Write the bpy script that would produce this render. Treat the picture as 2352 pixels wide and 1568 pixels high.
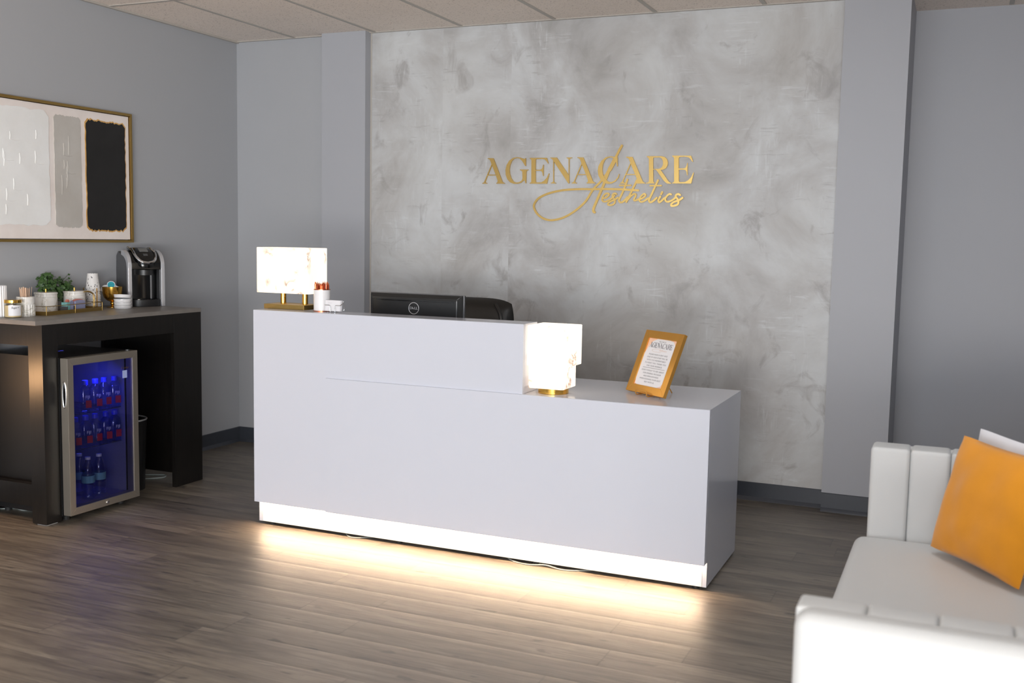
import bpy, bmesh, math, random
from mathutils import Vector, Matrix, noise as mnoise

PI = math.pi
scene = bpy.context.scene
C = scene.collection
for o in list(bpy.data.objects):
    bpy.data.objects.remove(o)

# ------------------------------------------------------------------ camera
cam_d = bpy.data.cameras.new('camera')
cam_d.sensor_fit = 'HORIZONTAL'
cam_d.sensor_width = 36.0
cam_d.lens = 36.0 * 2392.72 / 2352.0
cam_d.clip_start = 0.05
cam_d.dof.use_dof = True
cam_d.dof.focus_distance = 5.5
cam_d.dof.aperture_fstop = 3.5
cam = bpy.data.objects.new('camera', cam_d)
C.objects.link(cam)
_r = Vector((0.91689199, 0.39870969, 0.01843008))
_f = Vector((-0.39515946, 0.91329146, -0.09873047))
_u = _r.cross(_f)
cam.matrix_world = Matrix(((_r.x, _u.x, -_f.x, 2.2937), (_r.y, _u.y, -_f.y, -5.8579), (_r.z, _u.z, -_f.z, 1.4483), (0, 0, 0, 1)))
scene.camera = cam

# ------------------------------------------------------------------ view, world, daylight
scene.view_settings.view_transform = 'Standard'
scene.view_settings.look = 'None'
scene.view_settings.exposure = -0.10
scene.view_settings.gamma = 1.0
scene.view_settings.use_curve_mapping = False
world = bpy.data.worlds.new('sky')
scene.world = world
world.use_nodes = True
world.node_tree.nodes['Background'].inputs[0].default_value = (0.55, 0.70, 1.0, 1)
world.node_tree.nodes['Background'].inputs[1].default_value = 0.6


def area(name, loc, target, sx, sy, power, color, spread=PI):
    l = bpy.data.lights.new(name, 'AREA')
    l.shape = 'RECTANGLE'
    l.size, l.size_y = sx, sy
    l.energy = power
    l.color = color
    l.spread = spread
    o = bpy.data.objects.new(name, l)
    C.objects.link(o)
    o.location = loc
    o.rotation_euler = (Vector(target) - Vector(loc)).to_track_quat('-Z', 'Y').to_euler()
    return o


# daylight through the shopfront windows: front wall behind the camera, and an added side window
EN = dict(front=135.0, right=240.0, fill_f=60.0, fill_r=350.0, top_fill=13.0)
area('front_window_daylight', (0.4, -11.94, 1.40), (0.4, 0, 1.25), 5.0, 2.2, EN['front'], (0.78, 0.89, 1.0))
area('added_side_light', (3.04, -8.95, 1.40), (-2.3, -7.0, 1.3), 4.1, 2.2, EN['right'], (0.78, 0.89, 1.0))  # unseen side source, added to brighten the left wall
# warm upward fill lights, added to brighten the ceiling
area('front_upward_fill', (0.4, -11.93, 0.70), (0.4, -8.5, 2.9), 5.0, 1.0, EN['fill_f'], (1.0, 0.91, 0.83))
area('side_upward_fill', (3.03, -8.95, 0.70), (0.3, -6.0, 3.2), 4.1, 1.0, EN['fill_r'], (1.0, 0.91, 0.83))
# unseen overhead fill lights, added to lift the sofa seat and desk
for tx_, ty_ in ((2.05, -2.5), (0.3, -7.4)):
    area('overhead_fill_light', (tx_, ty_, 2.72), (tx_, ty_, 0), 0.58, 1.18, EN['top_fill'], (0.93, 0.96, 1.0))
# warm glow of a low lamp standing against the left wall, out of view
glow_d = bpy.data.lights.new('low_lamp_light', 'POINT')
glow_d.energy = 8
glow_d.color = (1.0, 0.56, 0.26)
glow_d.shadow_soft_size = 0.07
glow = bpy.data.objects.new('low_lamp_light', glow_d)
C.objects.link(glow)
glow.location = (-2.235, -2.60, 0.66)


# ------------------------------------------------------------------ node helpers
def srgb(r, g, b):
    f = lambda c: (c / 255 / 12.92) if c / 255 <= 0.04045 else ((c / 255 + 0.055) / 1.055) ** 2.4
    return (f(r), f(g), f(b), 1)


class NT:
    def __init__(s, name):
        s.m = bpy.data.materials.new(name)
        s.m.use_nodes = True
        s.t = s.m.node_tree
        s.b = s.t.nodes['Principled BSDF']

    def n(s, typ, **kw):
        nd = s.t.nodes.new(typ)
        for k, v in kw.items():
            setattr(nd, k, v)
        return nd

    def l(s, a, b):
        s.t.links.new(a, b)

    def put(s, sock, v):
        if hasattr(v, 'links'):
            s.l(v, sock)
        else:
            sock.default_value = v

    def math(s, op, a, b=0.0, c=None):
        nd = s.n('ShaderNodeMath', operation=op)
        s.put(nd.inputs[0], a)
        s.put(nd.inputs[1], b)
        if c is not None:
            s.put(nd.inputs[2], c)
        return nd.outputs[0]

    def mix(s, fac, a, b, blend='MIX'):
        nd = s.n('ShaderNodeMix', data_type='RGBA', blend_type=blend)
        s.put(nd.inputs[0], fac)
        s.put(nd.inputs[6], a)
        s.put(nd.inputs[7], b)
        return nd.outputs[2]

    def coords(s, scale=(1, 1, 1), loc=(0, 0, 0), rot=(0, 0, 0)):
        tc = s.n('ShaderNodeTexCoord')
        mp = s.n('ShaderNodeMapping')
        s.l(tc.outputs['Object'], mp.inputs[0])
        mp.inputs['Location'].default_value = loc
        mp.inputs['Rotation'].default_value = rot
        mp.inputs['Scale'].default_value = scale
        return mp.outputs[0]

    def noise(s, vec, scale, detail=2.0, rough=0.5, dist=0.0, col=False):
        nd = s.n('ShaderNodeTexNoise')
        if vec is not None:
            s.l(vec, nd.inputs['Vector'])
        nd.inputs['Scale'].default_value = scale
        nd.inputs['Detail'].default_value = detail
        nd.inputs['Roughness'].default_value = rough
        nd.inputs['Distortion'].default_value = dist
        return nd.outputs['Color' if col else 'Fac']

    def ramp(s, fac, stops, interp='LINEAR'):
        nd = s.n('ShaderNodeValToRGB')
        nd.color_ramp.interpolation = interp
        e = nd.color_ramp.elements
        while len(e) < len(stops):
            e.new(0.5)
        for el, (p, c) in zip(e, stops):
            el.position = p
            el.color = c if len(c) == 4 else (*c, 1)
        s.l(fac, nd.inputs[0])
        return nd.outputs[0]

    def bump(s, h, strength=0.2, dist=0.01):
        nd = s.n('ShaderNodeBump')
        nd.inputs['Strength'].default_value = strength
        nd.inputs['Distance'].default_value = dist
        s.l(h, nd.inputs['Height'])
        s.l(nd.outputs[0], s.b.inputs['Normal'])
        return nd


def mat(name, color, rough=0.5, metal=0.0, spec=0.5, coat=0.0, emis=None, estr=0.0, trans=0.0, var=0.03, vscale=30.0, bump=0.0, bscale=200.0):
    """plain surface with a little procedural variation"""
    t = NT(name)
    v = t.coords()
    n = t.noise(v, vscale, 3)
    c = t.mix(n, tuple(x * (1 - var) for x in color[:3]) + (1,), tuple(min(1, x * (1 + var)) for x in color[:3]) + (1,))
    t.l(c, t.b.inputs['Base Color'])
    t.b.inputs['Roughness'].default_value = rough
    t.b.inputs['Metallic'].default_value = metal
    t.b.inputs['Specular IOR Level'].default_value = spec
    t.b.inputs['Coat Weight'].default_value = coat
    t.b.inputs['Coat Roughness'].default_value = 0.05
    t.b.inputs['Transmission Weight'].default_value = trans
    if emis:
        t.b.inputs['Emission Color'].default_value = emis
        t.b.inputs['Emission Strength'].default_value = estr
    if bump:
        t.bump(t.noise(v, bscale, 2), bump, 0.002)
    return t.m


# ------------------------------------------------------------------ materials
M = {}
M['wall_grey'] = mat('painted_wall_grey', srgb(172, 174, 178), 0.55, var=0.02, vscale=2.0, bump=0.05, bscale=150)
M['pillar'] = mat('painted_pillar_grey', srgb(174, 176, 182), 0.5, var=0.02, vscale=2.0, bump=0.05, bscale=150)
M['baseboard'] = mat('charcoal_vinyl_base', srgb(62, 66, 74), 0.35, var=0.08)
M['desk'] = mat('white_gloss_laminate', srgb(200, 203, 213), 0.14, spec=0.5, var=0.003)
M['desk_front'] = mat('white_satin_laminate_front', srgb(200, 203, 213), 0.38, spec=0.35, var=0.003)
M['desk_base'] = mat('white_satin_laminate', srgb(240, 238, 236), 0.35, var=0.003)
M['black_rubber'] = mat('black_rubber', srgb(26, 26, 26), 0.7)
M['black_gloss'] = mat('black_gloss_plastic', srgb(12, 12, 13), 0.12)
M['black_satin'] = mat('black_satin_plastic', srgb(30, 30, 31), 0.38)
M['monitor_back'] = mat('monitor_back_plastic', srgb(34, 35, 36), 0.28)
M['silver'] = mat('silver_plastic', srgb(198, 199, 203), 0.25, metal=0.45)
M['steel_grey'] = mat('smoked_plastic_grey', srgb(74, 75, 77), 0.25)
M['chrome'] = mat('chrome', srgb(210, 210, 210), 0.12, metal=1.0)
M['leather'] = mat('black_leather', srgb(26, 25, 24), 0.32, bump=0.25, bscale=260)
M['gold'] = mat('brushed_gold', srgb(198, 166, 100), 0.24, metal=1.0, var=0.06, vscale=80)
M['gold_dark'] = mat('antique_brass', srgb(168, 140, 84), 0.38, metal=1.0, var=0.06, vscale=80)
M['gold_bright'] = mat('polished_gold', srgb(222, 176, 84), 0.16, metal=1.0)
M['gold_frame'] = mat('gold_frame', srgb(222, 164, 80), 0.34, metal=0.75, var=0.05)
M['copper'] = mat('rose_copper', srgb(214, 124, 84), 0.22, metal=1.0)
M['white_ceramic'] = mat('white_ceramic', srgb(232, 231, 232), 0.22, var=0.01)
M['white_matte'] = mat('white_matte', srgb(226, 226, 226), 0.6, var=0.01)
M['white_text'] = mat('white_print', srgb(235, 235, 235), 0.5)
M['silver_text'] = mat('silver_print', srgb(205, 205, 208), 0.35, metal=0.2)
M['grey_text'] = mat('grey_print', srgb(120, 120, 124), 0.6)
M['dark_text'] = mat('charcoal_print', srgb(80, 80, 84), 0.6)
M['blush'] = mat('blush_print', srgb(238, 196, 168), 0.6)
M['pale_gold_text'] = mat('pale_gold_print', srgb(214, 192, 180), 0.6)
M['paper'] = mat('paper_white', srgb(226, 225, 228), 0.45, var=0.01)
M['sticker'] = mat('white_sticker_blue_lit', srgb(165, 178, 225), 0.5)  # white paper, with the blue fridge light put into its colour
M['teal'] = mat('teal_packets', srgb(128, 188, 188), 0.6)
M['coral'] = mat('coral_packets', srgb(214, 128, 112), 0.6)
M['lilac'] = mat('lilac_packets', srgb(150, 154, 186), 0.6)
M['wood_stick'] = mat('birch_wood', srgb(212, 178, 150), 0.7, var=0.1, vscale=60)
M['pencil'] = mat('copper_pencil', srgb(196, 98, 62), 0.28, metal=0.8)
M['leaf'] = mat('ivy_leaf', srgb(56, 86, 40), 0.45, var=0.55, vscale=25)
M['stem'] = mat('plant_stem', srgb(70, 84, 46), 0.6)
M['pot_grey'] = mat('grey_stoneware', srgb(128, 128, 126), 0.6)
M['pod_lid'] = mat('teal_foil_lid', srgb(40, 150, 165), 0.4, var=0.5, vscale=60)
M['pod_foil'] = mat('white_foil_lid', srgb(215, 215, 215), 0.4)
M['candle_wax'] = mat('cream_wax', srgb(214, 192, 150), 0.4)
M['orange_velvet'] = mat('orange_velvet', srgb(226, 150, 36), 0.85, var=0.13, vscale=7, spec=0.2, bump=0.15, bscale=120)
M['orange_velvet'].node_tree.nodes['Principled BSDF'].inputs['Sheen Weight'].default_value = 0.25
M['white_fabric'] = mat('white_satin_fabric', srgb(222, 224, 230), 0.6, bump=0.1)
M['sofa'] = mat('white_leatherette', srgb(206, 208, 208), 0.48, var=0.012, vscale=5, bump=0.08, bscale=300)
M['fridge_black'] = mat('fridge_black', srgb(20, 20, 21), 0.45)
M['fridge_liner'] = mat('fridge_liner_dark', srgb(120, 120, 140), 0.5)
M['stainless'] = mat('brushed_stainless', srgb(172, 164, 152), 0.36, metal=0.8, var=0.05, vscale=15)
M['bottle_cap'] = mat('blue_bottle_cap', srgb(70, 78, 210), 0.4)
M['bottle_red'] = mat('hibiscus_red_print', srgb(190, 36, 60), 0.5, emis=srgb(190, 36, 60), estr=0.0)
M['white_cable'] = mat('pale_cable', srgb(150, 158, 156), 0.5)
M['blue_led'] = mat('blue_led', (0.1, 0.1, 1, 1), 0.5, emis=(0.05, 0.07, 1.0, 1), estr=9.0)
M['led_strip'] = mat('warm_led_strip', (1, 0.9, 0.8, 1), 0.5, emis=(1.0, 0.70, 0.44, 1), estr=105.0)
M['lcd'] = mat('lcd_grey', srgb(110, 110, 108), 0.3)
M['glass_window'] = mat('window_glass', (1, 1, 1, 1), 0.0, trans=1.0)
M['aluminium'] = mat('window_aluminium', srgb(120, 120, 122), 0.4, metal=0.7)


def glassy(name, tint, rough=0.03, fres=1.45, extra=0.0):
    t = NT(name)
    t.t.nodes.remove(t.b)
    out = t.t.nodes['Material Output']
    tr = t.n('ShaderNodeBsdfTransparent')
    tr.inputs[0].default_value = tint
    gl = t.n('ShaderNodeBsdfGlossy')
    gl.inputs['Roughness'].default_value = rough
    gl.inputs['Color'].default_value = (1, 1, 1, 1)
    lw = t.n('ShaderNodeLayerWeight')
    lw.inputs[0].default_value = 0.5
    a = t.math('MULTIPLY_ADD', t.math('POWER', lw.outputs['Facing'], 4.0), 0.75, 0.035 + extra)
    mx = t.n('ShaderNodeMixShader')
    t.l(a, mx.inputs[0])
    t.l(tr.outputs[0], mx.inputs[1])
    t.l(gl.outputs[0], mx.inputs[2])
    t.l(mx.outputs[0], out.inputs[0])
    return t.m


M['fridge_glass'] = glassy('tinted_fridge_glass', (0.62, 0.62, 0.72, 1), 0.03, 1.5)
M['bottle'] = glassy('clear_bottle', (0.70, 0.80, 0.98, 1), 0.08, 1.45, 0.04)
M['jar_glass'] = glassy('clear_jar', (0.94, 0.94, 0.90, 1), 0.03, 1.45)
M['pane'] = glassy('window_pane', (0.97, 0.98, 0.98, 1), 0.0, 1.45)


def m_marble():
    t = NT('white_marble')
    v = t.coords((1, 1, 1))
    n = t.noise(v, 9, 5, 0.6, 1.6)
    c = t.ramp(n, [(0.40, srgb(232, 230, 226)), (0.50, srgb(222, 219, 212)), (0.53, srgb(176, 172, 160)), (0.56, srgb(228, 226, 221)), (1.0, srgb(235, 233, 230))])
    t.l(c, t.b.inputs['Base Color'])
    t.b.inputs['Roughness'].default_value = 0.35
    return t.m


M['marble'] = m_marble()


def m_alabaster(name, strength, seed):
    t = NT(name)
    v = t.coords((1, 1, 1), (seed, seed * 0.7, seed * 1.3))
    n1 = t.noise(v, 6.0, 4, 0.55, 1.6)
    d = t.math('ABSOLUTE', t.math('SUBTRACT', n1, 0.5))
    n2 = t.noise(v, 7.0, 3, 0.5)
    vein = t.ramp(d, [(0.0, (1, 1, 1, 1)), (0.012, (0.6, 0.6, 0.6, 1)), (0.055, (0, 0, 0, 1))])
    msk = t.ramp(n2, [(0.50, (0, 0, 0, 1)), (0.62, (1, 1, 1, 1))])
    f = t.math('MULTIPLY', vein, msk)
    n3 = t.noise(v, 3.2, 2, 0.5)
    base = t.ramp(n3, [(0.35, (1.0, 0.80, 0.60, 1)), (0.55, (1.0, 0.90, 0.74, 1)), (0.75, (1.0, 0.84, 0.68, 1))])
    col = t.mix(f, base, (0.30, 0.15, 0.09, 1))
    # lit from within by its bulb, so the stone glows
    t.l(col, t.b.inputs['Emission Color'])
    t.b.inputs['Emission Strength'].default_value = strength
    t.b.inputs['Base Color'].default_value = srgb(130, 122, 115)
    t.b.inputs['Roughness'].default_value = 0.35
    return t.m


M['alabaster_a'] = m_alabaster('alabaster_wide_shade', 1.35, 3.1)
M['alabaster_b'] = m_alabaster('alabaster_step_shade', 1.6, 7.7)


def m_feature():
    t = NT('plaster_effect_wallpaper')
    tc = t.n('ShaderNodeTexCoord')
    sep = t.n('ShaderNodeSeparateXYZ')
    t.l(tc.outputs['Object'], sep.inputs[0])
    panel = t.math('FLOOR', t.math('DIVIDE', t.math('ADD', sep.outputs[0], 0.738), 0.463))
    pclamp = t.math('MINIMUM', t.math('MAXIMUM', panel, -1.0), 1.0)
    off = t.math('MULTIPLY', pclamp, 0.11)
    cmb = t.n('ShaderNodeCombineXYZ')
    t.l(sep.outputs[0], cmb.inputs[0])
    t.l(off, cmb.inputs[1])
    t.l(sep.outputs[2], cmb.inputs[2])
    vec = cmb.outputs[0]

    def mp(scale, loc=(0, 0, 0), rot=(0, 0, 0)):
        m = t.n('ShaderNodeMapping')
        t.l(vec, m.inputs[0])
        m.inputs['Scale'].default_value = scale
        m.inputs['Location'].default_value = loc
        m.inputs['Rotation'].default_value = rot
        return m.outputs[0]
    cloud = t.noise(mp((1.0, 1, 0.9)), 2.1, 6, 0.62, 0.5)
    blob = t.noise(mp((1.2, 1, 1.0), (5, 0, 2)), 4.2, 5, 0.6, 1.0)
    base = t.ramp(cloud, [(0.30, srgb(164, 160, 157)), (0.44, srgb(186, 183, 181)), (0.56, srgb(199, 198, 197)), (0.72, srgb(212, 212, 212))])
    dark = t.ramp(blob, [(0.30, (1, 1, 1, 1)), (0.42, (0, 0, 0, 1))])
    base = t.mix(t.math('MULTIPLY', dark, 0.65), base, srgb(152, 147, 145))
    warm = t.noise(mp((1, 1, 1), (9, 0, 9)), 1.4, 3, 0.5)
    base = t.mix(t.math('MULTIPLY', t.ramp(warm, [(0.45, (0, 0, 0, 1)), (0.7, (1, 1, 1, 1))]), 0.22), base, srgb(176, 168, 156))
    # brushed strokes: long ones lying flat and upright ones, each kept to patches
    sh = t.noise(mp((2.2, 1, 20.0), (1, 0, 3)), 3.0, 5, 0.65, 0.5)
    sv = t.noise(mp((18.0, 1, 2.4), (4, 0, 8)), 3.0, 5, 0.65, 0.5)
    ph = t.noise(mp((1.6, 1, 2.2), (2, 0, 6)), 2.4, 3, 0.5)
    pv = t.noise(mp((2.2, 1, 1.4), (7, 0, 1)), 2.4, 3, 0.5)
    fh = t.math('MULTIPLY', t.ramp(sh, [(0.56, (0, 0, 0, 1)), (0.66, (1, 1, 1, 1))]), t.ramp(ph, [(0.53, (0, 0, 0, 1)), (0.62, (1, 1, 1, 1))]))
    fv = t.math('MULTIPLY', t.ramp(sv, [(0.56, (0, 0, 0, 1)), (0.66, (1, 1, 1, 1))]), t.ramp(pv, [(0.53, (0, 0, 0, 1)), (0.62, (1, 1, 1, 1))]))
    base = t.mix(t.math('MULTIPLY', fh, 0.32), base, srgb(226, 227, 228))
    base = t.mix(t.math('MULTIPLY', fv, 0.28), base, srgb(224, 225, 225))
    fd = t.math('MULTIPLY', t.ramp(sh, [(0.34, (1, 1, 1, 1)), (0.42, (0, 0, 0, 1))]), t.ramp(pv, [(0.50, (0, 0, 0, 1)), (0.60, (1, 1, 1, 1))]))
    base = t.mix(t.math('MULTIPLY', fd, 0.45), base, srgb(158, 154, 152))
    fw = t.ramp(t.noise(mp((1.8, 1, 1.1), (3, 0, 12)), 6.5, 6, 0.72, 1.4), [(0.70, (0, 0, 0, 1)), (0.73, (1, 1, 1, 1))])
    base = t.mix(t.math('MULTIPLY', fw, 0.75), base, srgb(234, 236, 237))
    base = t.mix(1.0, base, (1.04, 1.075, 1.10, 1), 'MULTIPLY')
    t.l(base, t.b.inputs['Base Color'])
    t.b.inputs['Roughness'].default_value = 0.5
    t.bump(t.noise(mp((1, 1, 1)), 60, 4), 0.06, 0.003)
    return t.m


M['feature'] = m_feature()


def m_floor():
    t = NT('oak_effect_vinyl_planks')
    tc = t.n('ShaderNodeTexCoord')
    sep = t.n('ShaderNodeSeparateXYZ')
    t.l(tc.outputs['Object'], sep.inputs[0])
    x, y = sep.outputs[0], sep.outputs[1]
    W, L = 0.152, 1.22
    yy = t.math('DIVIDE', y, W)
    row = t.math('FLOOR', yy)
    fy = t.math('FRACT', yy)
    wn = t.n('ShaderNodeTexWhiteNoise', noise_dimensions='1D')
    t.l(row, wn.inputs['W'])
    xx = t.math('ADD', t.math('DIVIDE', x, L), wn.outputs['Value'])
    col = t.math('FLOOR', xx)
    fx = t.math('FRACT', xx)
    wn2 = t.n('ShaderNodeTexWhiteNoise', noise_dimensions='2D')
    cb = t.n('ShaderNodeCombineXYZ')
    t.l(row, cb.inputs[0])
    t.l(col, cb.inputs[1])
    t.l(cb.outputs[0], wn2.inputs['Vector'])
    rnd = wn2.outputs['Value']
    cmb = t.n('ShaderNodeCombineXYZ')
    t.l(x, cmb.inputs[0])
    t.l(y, cmb.inputs[1])
    t.l(t.math('MULTIPLY', rnd, 37.0), cmb.inputs[2])

    def mp(scale):
        m = t.n('ShaderNodeMapping')
        t.l(cmb.outputs[0], m.inputs[0])
        m.inputs['Scale'].default_value = scale
        return m.outputs[0]
    grain = t.noise(mp((1.6, 26, 1)), 2.2, 6, 0.65, 0.7)
    broad = t.noise(mp((1.2, 6, 1)), 2.0, 4, 0.55, 0.8)
    knot = t.noise(mp((3.2, 11, 1)), 2.6, 2, 0.4)
    base = t.ramp(broad, [(0.28, srgb(98, 88, 78)), (0.45, srgb(124, 113, 100)), (0.58, srgb(138, 127, 112)), (0.75, srgb(156, 145, 130))])
    base = t.mix(t.math('MULTIPLY', t.ramp(grain, [(0.38, (1, 1, 1, 1)), (0.55, (0, 0, 0, 1))]), 0.72), base, srgb(80, 71, 63))
    base = t.mix(t.math('MULTIPLY', t.ramp(knot, [(0.67, (0, 0, 0, 1)), (0.73, (1, 1, 1, 1))]), 0.75), base, srgb(62, 56, 52))
    tone = t.math('MULTIPLY_ADD', rnd, 0.32, 0.62)
    hs = t.n('ShaderNodeHueSaturation')
    t.l(tone, hs.inputs['Value'])
    t.l(base, hs.inputs['Color'])
    base = hs.outputs[0]
    # seams
    ey = t.math('MINIMUM', fy, t.math('SUBTRACT', 1.0, fy))
    ex = t.math('MINIMUM', fx, t.math('SUBTRACT', 1.0, fx))
    sy = t.ramp(ey, [(0.0, (1, 1, 1, 1)), (0.016, (0, 0, 0, 1))])
    sx = t.ramp(ex, [(0.0, (1, 1, 1, 1)), (0.0018, (0, 0, 0, 1))])
    seam = t.math('MAXIMUM', sy, sx)
    base = t.mix(t.math('MULTIPLY', seam, 0.6), base, srgb(56, 50, 46))
    t.l(base, t.b.inputs['Base Color'])
    r = t.math('MULTIPLY_ADD', grain, 0.18, 0.38)
    t.l(r, t.b.inputs['Roughness'])
    t.b.inputs['Specular IOR Level'].default_value = 1.0
    t.b.inputs['Coat Weight'].default_value = 0.45
    t.b.inputs['Coat Roughness'].default_value = 0.42
    pil = t.math('POWER', t.math('MULTIPLY', t.math('ABSOLUTE', t.math('SUBTRACT', fy, 0.5)), 2.0), 4.0)
    h = t.math('SUBTRACT', t.math('MULTIPLY', grain, 0.35), t.math('MULTIPLY', pil, 0.9))
    t.bump(h, 0.42, 0.005)
    return t.m


M['floor'] = m_floor()


def m_ceiling():
    t = NT('mineral_fibre_ceiling_tile')
    v = t.coords()
    n = t.noise(v, 110, 3, 0.7)
    sp = t.ramp(n, [(0.36, (1, 1, 1, 1)), (0.41, (0, 0, 0, 1))])
    n2 = t.noise(v, 2.5, 3)
    base = t.ramp(n2, [(0.3, srgb(243, 231, 220)), (0.7, srgb(248, 236, 225))])
    c = t.mix(t.math('MULTIPLY', sp, 0.6), base, srgb(140, 126, 116))
    t.l(c, t.b.inputs['Base Color'])
    t.b.inputs['Roughness'].default_value = 0.9
    t.bump(n, 0.4, 0.003)
    return t.m


M['ceiling'] = m_ceiling()
M['grid'] = mat('ceiling_grid_metal', srgb(186, 180, 172), 0.5)


def m_darkwood(name, a, b, rough):
    t = NT(name)
    v = t.coords((14, 14, 1.2))
    n = t.noise(v, 4, 6, 0.65, 0.6)
    c = t.ramp(n, [(0.3, a), (0.7, b)])
    t.l(c, t.b.inputs['Base Color'])
    t.b.inputs['Roughness'].default_value = rough
    t.bump(n, 0.15, 0.002)
    return t.m


M['bar_wood'] = m_darkwood('black_brown_wood', srgb(12, 11, 10), srgb(24, 21, 19), 0.33)
M['bar_top'] = mat('slate_laminate', srgb(122, 117, 112), 0.42, var=0.16, vscale=14, bump=0.1)


def m_cups():
    t = NT('paper_cup_speckled')
    v = t.coords((1, 1, 0.55))
    vo = t.n('ShaderNodeTexVoronoi')
    t.l(v, vo.inputs['Vector'])
    vo.inputs['Scale'].default_value = 95
    m1 = t.ramp(vo.outputs['Distance'], [(0.24, (1, 1, 1, 1)), (0.31, (0, 0, 0, 1))])
    n = t.noise(t.coords(), 130, 1)
    m2 = t.ramp(n, [(0.38, (0, 0, 0, 1)), (0.44, (1, 1, 1, 1))])
    c = t.mix(t.math('MULTIPLY', m1, m2), srgb(226, 224, 222), srgb(80, 78, 80))
    t.l(c, t.b.inputs['Base Color'])
    t.b.inputs['Roughness'].default_value = 0.6
    return t.m


M['cup'] = m_cups()
M['cup_rim'] = mat('paper_cup_rim', srgb(214, 210, 208), 0.6)


def m_canvas(name, a, b, scale=5):
    t = NT(name)
    v = t.coords()
    n = t.noise(v, scale, 5, 0.6)
    c = t.ramp(n, [(0.35, a), (0.65, b)])
    t.l(c, t.b.inputs['Base Color'])
    t.b.inputs['Roughness'].default_value = 0.7
    t.bump(t.noise(v, 60, 3), 0.15, 0.002)
    return t.m


M['canvas'] = m_canvas('canvas_ground', srgb(236, 226, 220), srgb(244, 236, 231))
M['paint_white'] = m_canvas('paint_off_white', srgb(240, 240, 238), srgb(247, 248, 247))
M['paint_grey'] = m_canvas('paint_taupe', srgb(190, 185, 178), srgb(200, 196, 190))
M['paint_black'] = m_canvas('paint_black', srgb(26, 25, 25), srgb(34, 33, 33))
M['paint_gold'] = m_canvas('paint_gold_leaf', srgb(196, 150, 84), srgb(222, 176, 106))


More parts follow.
